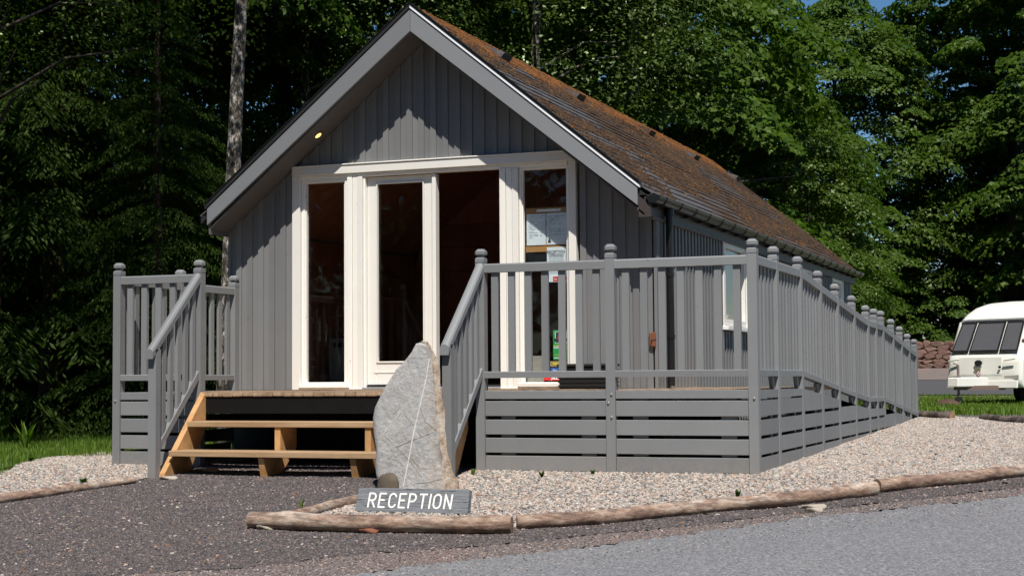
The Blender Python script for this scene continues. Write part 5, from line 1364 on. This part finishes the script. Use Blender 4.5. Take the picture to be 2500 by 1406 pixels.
# ------------------------------------------------------------------ red stone wall behind the lane
wp0, wp1 = Vector((-6.8, 43.2, 0)), Vector((5.0, 43.4, 0))
sw = thing('stone_wall', 'low red sandstone rubble wall beyond the lane and caravan', 'wall', (-1, 43.3, gh(0, 43.3)))
rubble = plain('red_rubble', (.24, .10, .07), .9, 0, .35)
def rubm():
    m, nt, b = newmat('red_sandstone'); c = ramp(nt, objrand(nt), [(0, (.13, .065, .05)), (.35, (.20, .11, .085)), (.7, (.23, .14, .115)), (1, (.15, .10, .085))])
    c = mixc(nt, .5, c, ramp(nt, noise_tex(nt, 6, 6, .7), [(.3, (.08, .035, .025)), (.7, (.28, .17, .13))])); nt.links.new(c, b.inputs['Base Color']); b.inputs['Roughness'].default_value = .9
    bump(nt, b, noise_tex(nt, 12, 5), .8, .03); return m
rubble = rubm(); protos = []
for q in range(7):
    V = []; F = []; n = 6
    ring = [(math.cos(k*2*math.pi/7+random.uniform(-.25, .25))*.5, math.sin(k*2*math.pi/7+random.uniform(-.25, .25))*.5) for k in range(7)]
    for s, yy in ((.75, -.20), (1, -.12), (1, .2)): V += [(a*s, yy+random.uniform(-.02, .02), b*s) for a, b in ring]
    for l in range(2):
        for k in range(7): j = (k+1) % 7; F.append([l*7+k, l*7+j, (l+1)*7+j, (l+1)*7+k])
    F.append(list(range(7))[::-1]); F.append([14+k for k in range(7)]); protos.append(mesh(V, F, rubble))
zw = gh(0, 43.3); cnt = 0
for r in range(6):
    x = wp0.x+random.uniform(0, .2)
    while x < wp1.x and cnt < 290:
        w = random.uniform(.22, .48); o = bpy.data.objects.new('stone', random.choice(protos)); cz = zw+.07+r*.145+random.uniform(-.02, .02)
        link(o, sw, Vector((x+w/2, 43.2, cz))); o.scale = (w*1.22, .8, .20*random.uniform(.95, 1.3)); o.rotation_euler = (0, random.uniform(-.12, .12), 0); x += w*.98; cnt += 1
bx('mortar_core', plain('dark_mortar', (.06, .035, .03), .9), sw, wp0.x, wp1.x, 43.16, 43.5, zw-.1, zw+.86)

# ------------------------------------------------------------------ trees
def leaf_cloud(C, Nn, S, template, faces, fold=.25):
    """C centres, Nn normals, S sizes -> arrays; template in leaf plane (u along length, v across)"""
    n = len(C); Nn = Nn/np.linalg.norm(Nn, axis=1, keepdims=True)
    R = RNG.normal(size=(n, 3)); U = R-(R*Nn).sum(1, keepdims=True)*Nn; U /= np.linalg.norm(U, axis=1, keepdims=True); W = np.cross(Nn, U)
    T = np.array(template); k = len(T)
    V = C[:, None, :]+S[:, None, None]*(U[:, None, :]*T[None, :, 0:1]+W[:, None, :]*T[None, :, 1:2]+Nn[:, None, :]*(T[None, :, 2:3]))
    F = (np.arange(n)*k)[:, None, None]+np.array(faces)[None]
    return V.reshape(-1, 3), F.reshape(-1, 3)
MAPLE_T = [(-.1, 0, 0), (.15, .5, -.12), (.35, .17, .04), (.62, .0, -.14), (.35, -.17, .04), (.15, -.5, -.12)]
MAPLE_F = [(0, 2, 1), (0, 3, 2), (0, 4, 3), (0, 5, 4)]
OVAL_T = [(0, 0, 0), (.5, .28, -.06), (1, 0, -.1), (.5, -.28, -.06)]
OVAL_F = [(0, 2, 1), (0, 3, 2)]
def branches(mb, base, h, r0, lean, nl, spread, seed, zb=.3):
    rnd = random.Random(seed); P = []
    for i in range(9):
        t = i/8; P.append(Vector((lean[0]*t+.12*math.sin(t*5+seed)*h*.03, lean[1]*t+.1*math.cos(t*4+seed)*h*.03, -.4+(h+.4)*t)))
    mb.tube(P, [r0*(1.25 if i == 0 else 1)*(1-.85*i/8) for i in range(9)], 10)
    for i in range(nl):
        t = rnd.uniform(zb, .92); k = int(t*8); p = P[k].lerp(P[min(8, k+1)], t*8-k); a = rnd.uniform(0, 6.28); L = spread*(1.05-t*.7)*rnd.uniform(.7, 1.1)
        e = p+Vector((math.cos(a)*L, math.sin(a)*L, L*.35)); m = p.lerp(e, .5)+Vector((0, 0, L*.12)); r = r0*(1-.8*t)*.38
        mb.tube([p, m, e], [r, r*.6, r*.2], 5)
def crown_maple(h, rad, nclump, per, size, seed, z0=.25, template=MAPLE_T, faces=MAPLE_F, droop=.35, weep=0.0):
    rng = np.random.default_rng(seed); cs = []
    C = []; Nn = []; S = []
    for i in range(nclump):
        t = rng.uniform(0, 1); z = h*(z0+(1-z0)*t); prof = math.sin(math.pi*min(1, .18+t*.80))**.7
        a = rng.uniform(0, 6.28); rr = rad*prof*rng.uniform(.55, 1.0)**.5*rng.uniform(.85, 1.12)
        c = np.array([math.cos(a)*rr, math.sin(a)*rr, z]); cr = rng.uniform(.55, 1.15)*rad*.27
        m = per
        # a tilted shallow dome of leaves
        q = rng.normal(size=(m, 3)); q /= np.linalg.norm(q, axis=1, keepdims=True); q[:, 2] = np.abs(q[:, 2])*.9-.12
        out = np.array([math.cos(a), math.sin(a), 0]); r_ = rng.uniform(.55, 1, (m, 1))**.5
        pts = q*r_*cr*np.array([1, 1, .55]); dist = pts@out; pts[:, 2] -= droop*np.maximum(dist, -.2*cr)+weep*rng.uniform(0, 1, m)**2*cr*2
        C.append(c+pts); nn = q*.55+out*.45+np.array([0, 0, .55])+rng.normal(size=(m, 3))*.33; Nn.append(nn); S.append(size*rng.uniform(.65, 1.3, m))
    return leaf_cloud(np.concatenate(C), np.concatenate(Nn), np.concatenate(S), template, faces)
def crown_conifer(h, rad, nb, per, seed, z0=.05, size=.16):
    """tiers of drooping branches carrying hanging fans of fronds"""
    rng = np.random.default_rng(seed); C = []; V_ = []; F_ = []; k = 0
    for i in range(nb):
        t = rng.uniform(0, 1)**.85; z = h*(z0+(1-z0)*t); L = rad*(1-t)**.75*rng.uniform(.75, 1.15)+.3; a = rng.uniform(0, 6.28)
        out = np.array([math.cos(a), math.sin(a), 0]); sd = np.array([-out[1], out[0], 0]); m = max(40, int(per*L/rad))
        s = rng.uniform(.12, 1, m)**.8; lat = rng.normal(size=m)*.20*L*(1-s*.55)*.6
        base = out[None]*(s*L)[:, None]+sd[None]*lat[:, None]; zz = z+L*(.12*s-.42*s**2)-np.abs(lat)*.35+rng.normal(size=m)*.03
        base[:, 2] += zz
        ln = size*rng.uniform(.7, 1.5, m); w = ln*.15
        dirv = out[None]*.55+sd[None]*(np.sign(lat)*.6)[:, None]+np.array([0, 0, -.75])[None]+rng.normal(size=(m, 3))*.13; dirv /= np.linalg.norm(dirv, axis=1, keepdims=True)
        sw_ = np.cross(dirv, rng.normal(size=(m, 3))*.5+np.array([0, 0, 1])); sw_ /= np.linalg.norm(sw_, axis=1, keepdims=True)
        p0 = base; p1 = base+dirv*(ln*.45)[:, None]+sw_*w[:, None]; p2 = base+dirv*ln[:, None]; p3 = base+dirv*(ln*.45)[:, None]-sw_*w[:, None]
        V_.append(np.stack([p0, p1, p2, p3], 1).reshape(-1, 3)); idx = k+np.arange(m)*4
        F_.append(np.concatenate([np.stack([idx, idx+1, idx+2], 1), np.stack([idx, idx+2, idx+3], 1)])); k += 4*m
    return np.concatenate(V_), np.concatenate(F_)
PROTO = {}
def proto(key, crown, mat, h, r0, lean, nl, spread, bark, zb=.3, seed=1):
    V, F = crown; cm = np_mesh(V, F, mat); mb = MB(); branches(mb, (0, 0, 0), h, r0, lean, nl, spread, seed, zb)
    tm_ = mesh(mb.v, mb.f, bark, True); PROTO[key] = (tm_, cm)
proto('maple_a', crown_maple(15, 4.4, 150, 260, .20, 11, .12), M['maple'], 14, .26, (.3, .2), 26, 4.0, M['bark'], .15, 1)
proto('maple_b', crown_maple(13, 4.0, 140, 260, .19, 12, .08), M['maple'], 12, .22, (-.3, .1), 24, 3.6, M['bark'], .12, 2)
proto('beech', crown_maple(10, 3.2, 120, 300, .13, 13, .05, OVAL_T, OVAL_F, .3), M['beech'], 9, .14, (.2, -.2), 22, 2.8, M['bark'], .12, 3)
proto('birch_a', crown_maple(13, 2.6, 160, 340, .055, 14, .42, OVAL_T, OVAL_F, .5, .5), M['birch'], 13, .15, (.35, 0), 30, 2.4, M['birchbark'], .35, 4)
proto('birch_b', crown_maple(12, 3.4, 190, 380, .062, 15, .36, OVAL_T, OVAL_F, .5, .6), M['birch'], 12, .13, (-.3, .2), 34, 2.9, M['birchbark'], .25, 5)
proto('high_maple', crown_maple(15, 4.6, 170, 230, .17, 21, .42), M['maple'], 14, .20, (.4, -.3), 26, 4.0, M['bark'], .42, 8)
proto('birch_trunk', crown_maple(12, 2.2, 110, 300, .055, 24, .42, OVAL_T, OVAL_F, .5, .5), M['birch'], 12, .105, (.62, 0), 22, 1.6, M['birchbark'], .55, 9)
PROTO['birch_c'] = None
proto('birch_c', crown_maple(11, 2.6, 130, 380, .048, 34, .42, OVAL_T, OVAL_F, .5, .6), M['birch'], 11, .10, (.35, 0), 26, 2.4, M['bark'], .3, 14)
proto('cedar_a', crown_conifer(15, 3.2, 230, 520, 16, .02, .105), M['cedar'], 15, .24, (0, 0), 0, 0, M['redbark'], .1, 6)
proto('cedar_b', crown_conifer(12, 2.9, 210, 520, 17, .02, .09), M['cedar'], 12, .20, (0, 0), 0, 0, M['redbark'], .1, 7)
def tree(key, name, p, rz, sc, label, group='trees behind the cabin', szz=1.0):
    o = thing(name, label, 'tree', p, group); tm_, cm = PROTO[key]
    for nm, me in (('trunk', tm_), ('crown', cm)):
        c = bpy.data.objects.new(nm, me); COL.objects.link(c); c.parent = o
    o.rotation_euler = (0, 0, rz); o.scale = (sc, sc, sc*szz); return o
T = tree
proto('shrub', crown_maple(3.0, 1.7, 60, 200, .10, 41, .06), M['maple'], 2.4, .05, (.1, 0), 8, 1.2, M['bark'], .1, 31)
for i, (x, y, sc, lb) in enumerate([(-7.2, 46.0, 1.0, 'dark bush behind the left end of the stone wall'), (-5.2, 46.6, 1.15, 'dark bush over the stone wall beside the ramp end'), (-3.0, 46.0, 1.1, 'dark bush over the stone wall left of the caravan'), (-.8, 46.7, 1.2, 'dark bush over the stone wall behind the caravan'), (1.6, 46.2, 1.1, 'dark bush behind the caravan roof'), (4.0, 46.5, 1.2, 'dark bush behind the stone wall at the right edge'), (-4.2, 49.5, 1.6, 'larger dark bush in the second row above the stone wall'), (-1.5, 50, 1.6, 'larger dark bush in the second row behind the caravan'), (2.4, 50, 1.6, 'larger dark bush in the second row at the right edge'), (-7.0, 50, 1.6, 'larger dark bush in the second row behind the ramp end')]):
    T('shrub', 'bush', Vector((x, y, gh(x, y))), i*1.1, sc, lb, 'bushes behind the stone wall')
for i, (u, dd, sc, lb) in enumerate([(-40, 24, .9, 'dark bush under the trees at the left edge'), (70, 26, 1.0, 'dark bush under the trees behind the lawn'), (180, 24.5, .9, 'dark bush behind the lawn left of the deck'), (270, 27, 1.1, 'dark bush under the cedars behind the deck corner'), (400, 28, 1.2, 'dark bush seen through the left balusters'), (500, 24, .8, 'dark bush beside the foot of the pale birch'), (230, 31, 1.5, 'large dark bush deep in the left wood'), (60, 33, 1.5, 'large dark bush deep in the far left wood'), (450, 34, 1.7, 'large dark bush deep in the wood behind the deck')]):
    T('shrub', 'bush', far(u, dd), i*1.7, sc, lb, 'bushes under the left trees')
# left: cedars, dark, under the high crowns of tall broadleaved trees
left = [('cedar_a', -40, 21.5, .85), ('cedar_b', 130, 22.0, .95), ('cedar_a', 330, 26, 1.0), ('cedar_b', 385, 20.5, .52), ('cedar_a', 570, 27, 1.0), ('cedar_b', 20, 29, 1.25), ('cedar_a', 170, 34, 1.2), ('cedar_a', -260, 26, 1.1), ('cedar_b', 760, 30, 1.1)]
llab = ['dark cedar at the left edge of the picture', 'dark cedar with drooping fronds behind the lawn at the left', 'tall dark cedar behind the left end of the deck', 'smaller cedar with sunlit drooping fronds left of the birch trunk', 'tall dark cedar directly behind the birch trunk', 'tall dark cedar deep in the wood at the far left', 'tall dark cedar deep in the wood left of the deck', 'dark cedar just outside the left edge', 'tall cedar in the back row behind the left slope of the roof']
for i, ((k, u, dd, s), lb) in enumerate(zip(left, llab)): T(k, 'cedar_tree', far(u, dd), i*1.9, s, lb, 'cedars left of the cabin')
for i, (u, dd, s, lb) in enumerate([(-150, 23, 1.0, 'tall broadleaved tree with high crown overhanging the lawn at the left edge'), (150, 25.0, 1.0, 'tall broadleaved tree with high crown overhanging the left cedars'), (330, 24.5, .95, 'tall broadleaved tree with high crown between cedars and birch trunk'), (720, 30, 1.0, 'tall broadleaved tree with high crown behind the left roof slope')]):
    T('high_maple', 'tall_tree', far(u, dd), i*1.7, s, lb, 'tall overhanging trees at the left')
# birch with the pale trunk
bt = far(545, 17.5); b_ = T('birch_trunk', 'birch_tree', bt, .0, 1.0, 'birch with pale mottled trunk rising beside the left roof edge', 'birches round the cabin')
T('birch_c', 'birch_tree', far(-70, 18.0), 1.1, 1.0, 'weeping birch with pale leaves at the upper left', 'birches round the cabin')
T('birch_b', 'birch_tree', far(760, 27), 2.2, 1.05, 'birch with glittering leaves above the left roof slope', 'birches round the cabin')
T('birch_a', 'birch_tree', far(960, 30), 3.0, 1.1, 'thin birch just behind the gable apex', 'birches round the cabin')
T('birch_b', 'birch_tree', far(1290, 27), 4.0, 1.05, 'broad weeping birch right of the gable apex', 'birches round the cabin')
# right: maples
right = [('maple_a', 1540, 31, .92), ('maple_b', 1590, 38, 1.0), ('maple_a', 1400, 40, 1.1), ('maple_b', 1860, 39, .66), ('maple_a', 2620, 61, 1.3), ('maple_b', 2700, 59, 1.3), ('maple_a', 2060, 58, .88), ('maple_b', 2240, 61, 1.02), ('maple_a', 1500, 50, 1.2), ('maple_b', 1150, 44, 1.25), ('maple_a', 2540, 66, 1.15), ('maple_b', 880, 48, 1.2)]
rlab = ['dark green maple behind the mossy roof ridge', 'broad maple above the rear end of the mossy roof', 'tall maple in the back row behind the weeping birch', 'low maple behind the rear end of the mossy roof', 'large maple over the caravan at the right edge', 'large maple partly beyond the right edge of the picture', 'lower maple under the gap of blue sky', 'lower maple right of the gap of blue sky, above the ramp end', 'tall maple in the back row behind the rear roof end', 'tall maple in the back row behind the gable apex', 'tall maple in the back row right of the caravan roof', 'tall maple in the back row above the left roof slope']
for i, ((k, u, dd, s), lb) in enumerate(zip(right, rlab)): T(k, 'maple_tree', far(u, dd), i*2.3+.5, s, lb, 'maples right of the cabin')
T('beech', 'beech_tree', far(1900, 34), 1.0, .72, 'fresh green young beech beyond the end of the roof', 'young beeches by the lane')
T('beech', 'beech_tree', far(2170, 60), 2.4, 1.15, 'yellow-green young beech above the end of the ramp', 'young beeches by the lane')
T('beech', 'beech_tree', far(2420, 61), 4.0, 1.1, 'bright young beech behind the caravan roof', 'young beeches by the lane')
T('beech', 'beech_tree', far(1985, 33), 5.2, .55, 'small bright beech beside the rear corner of the cabin', 'young beeches by the lane')
tr = thing('bare_trunk', 'thick dark tree trunk standing behind the caravan', 'tree', far(2490, 58)); p = ORG[tr.name]
MB().tube([p+Vector((0, 0, -.2)), p+Vector((.1, 0, 2)), p+Vector((-.2, 0, 4.2)), p+Vector((.1, 0, 8))], [.42, .33, .28, .18], 12).build('trunk', M['bark'], tr, True)
# woodland behind the photographer: seen mirrored in the panes
for i in range(16):
    row = i % 2; a = -1.25+(i//2)*.36+row*.18; rr_ = 21+row*7; p = Vector((CAMX+math.sin(a)*rr_*1.25, CAMY-math.cos(a)*rr_, 0)); p.z = gh(p.x, p.y)
    T(['maple_a', 'cedar_a', 'maple_b'][i % 3], 'woodland_tree', p, i*1.3, 1.25, 'tree across the road from the cabin, seen only mirrored in the glass', 'woodland across the road')
bpy.context.view_layer.update()
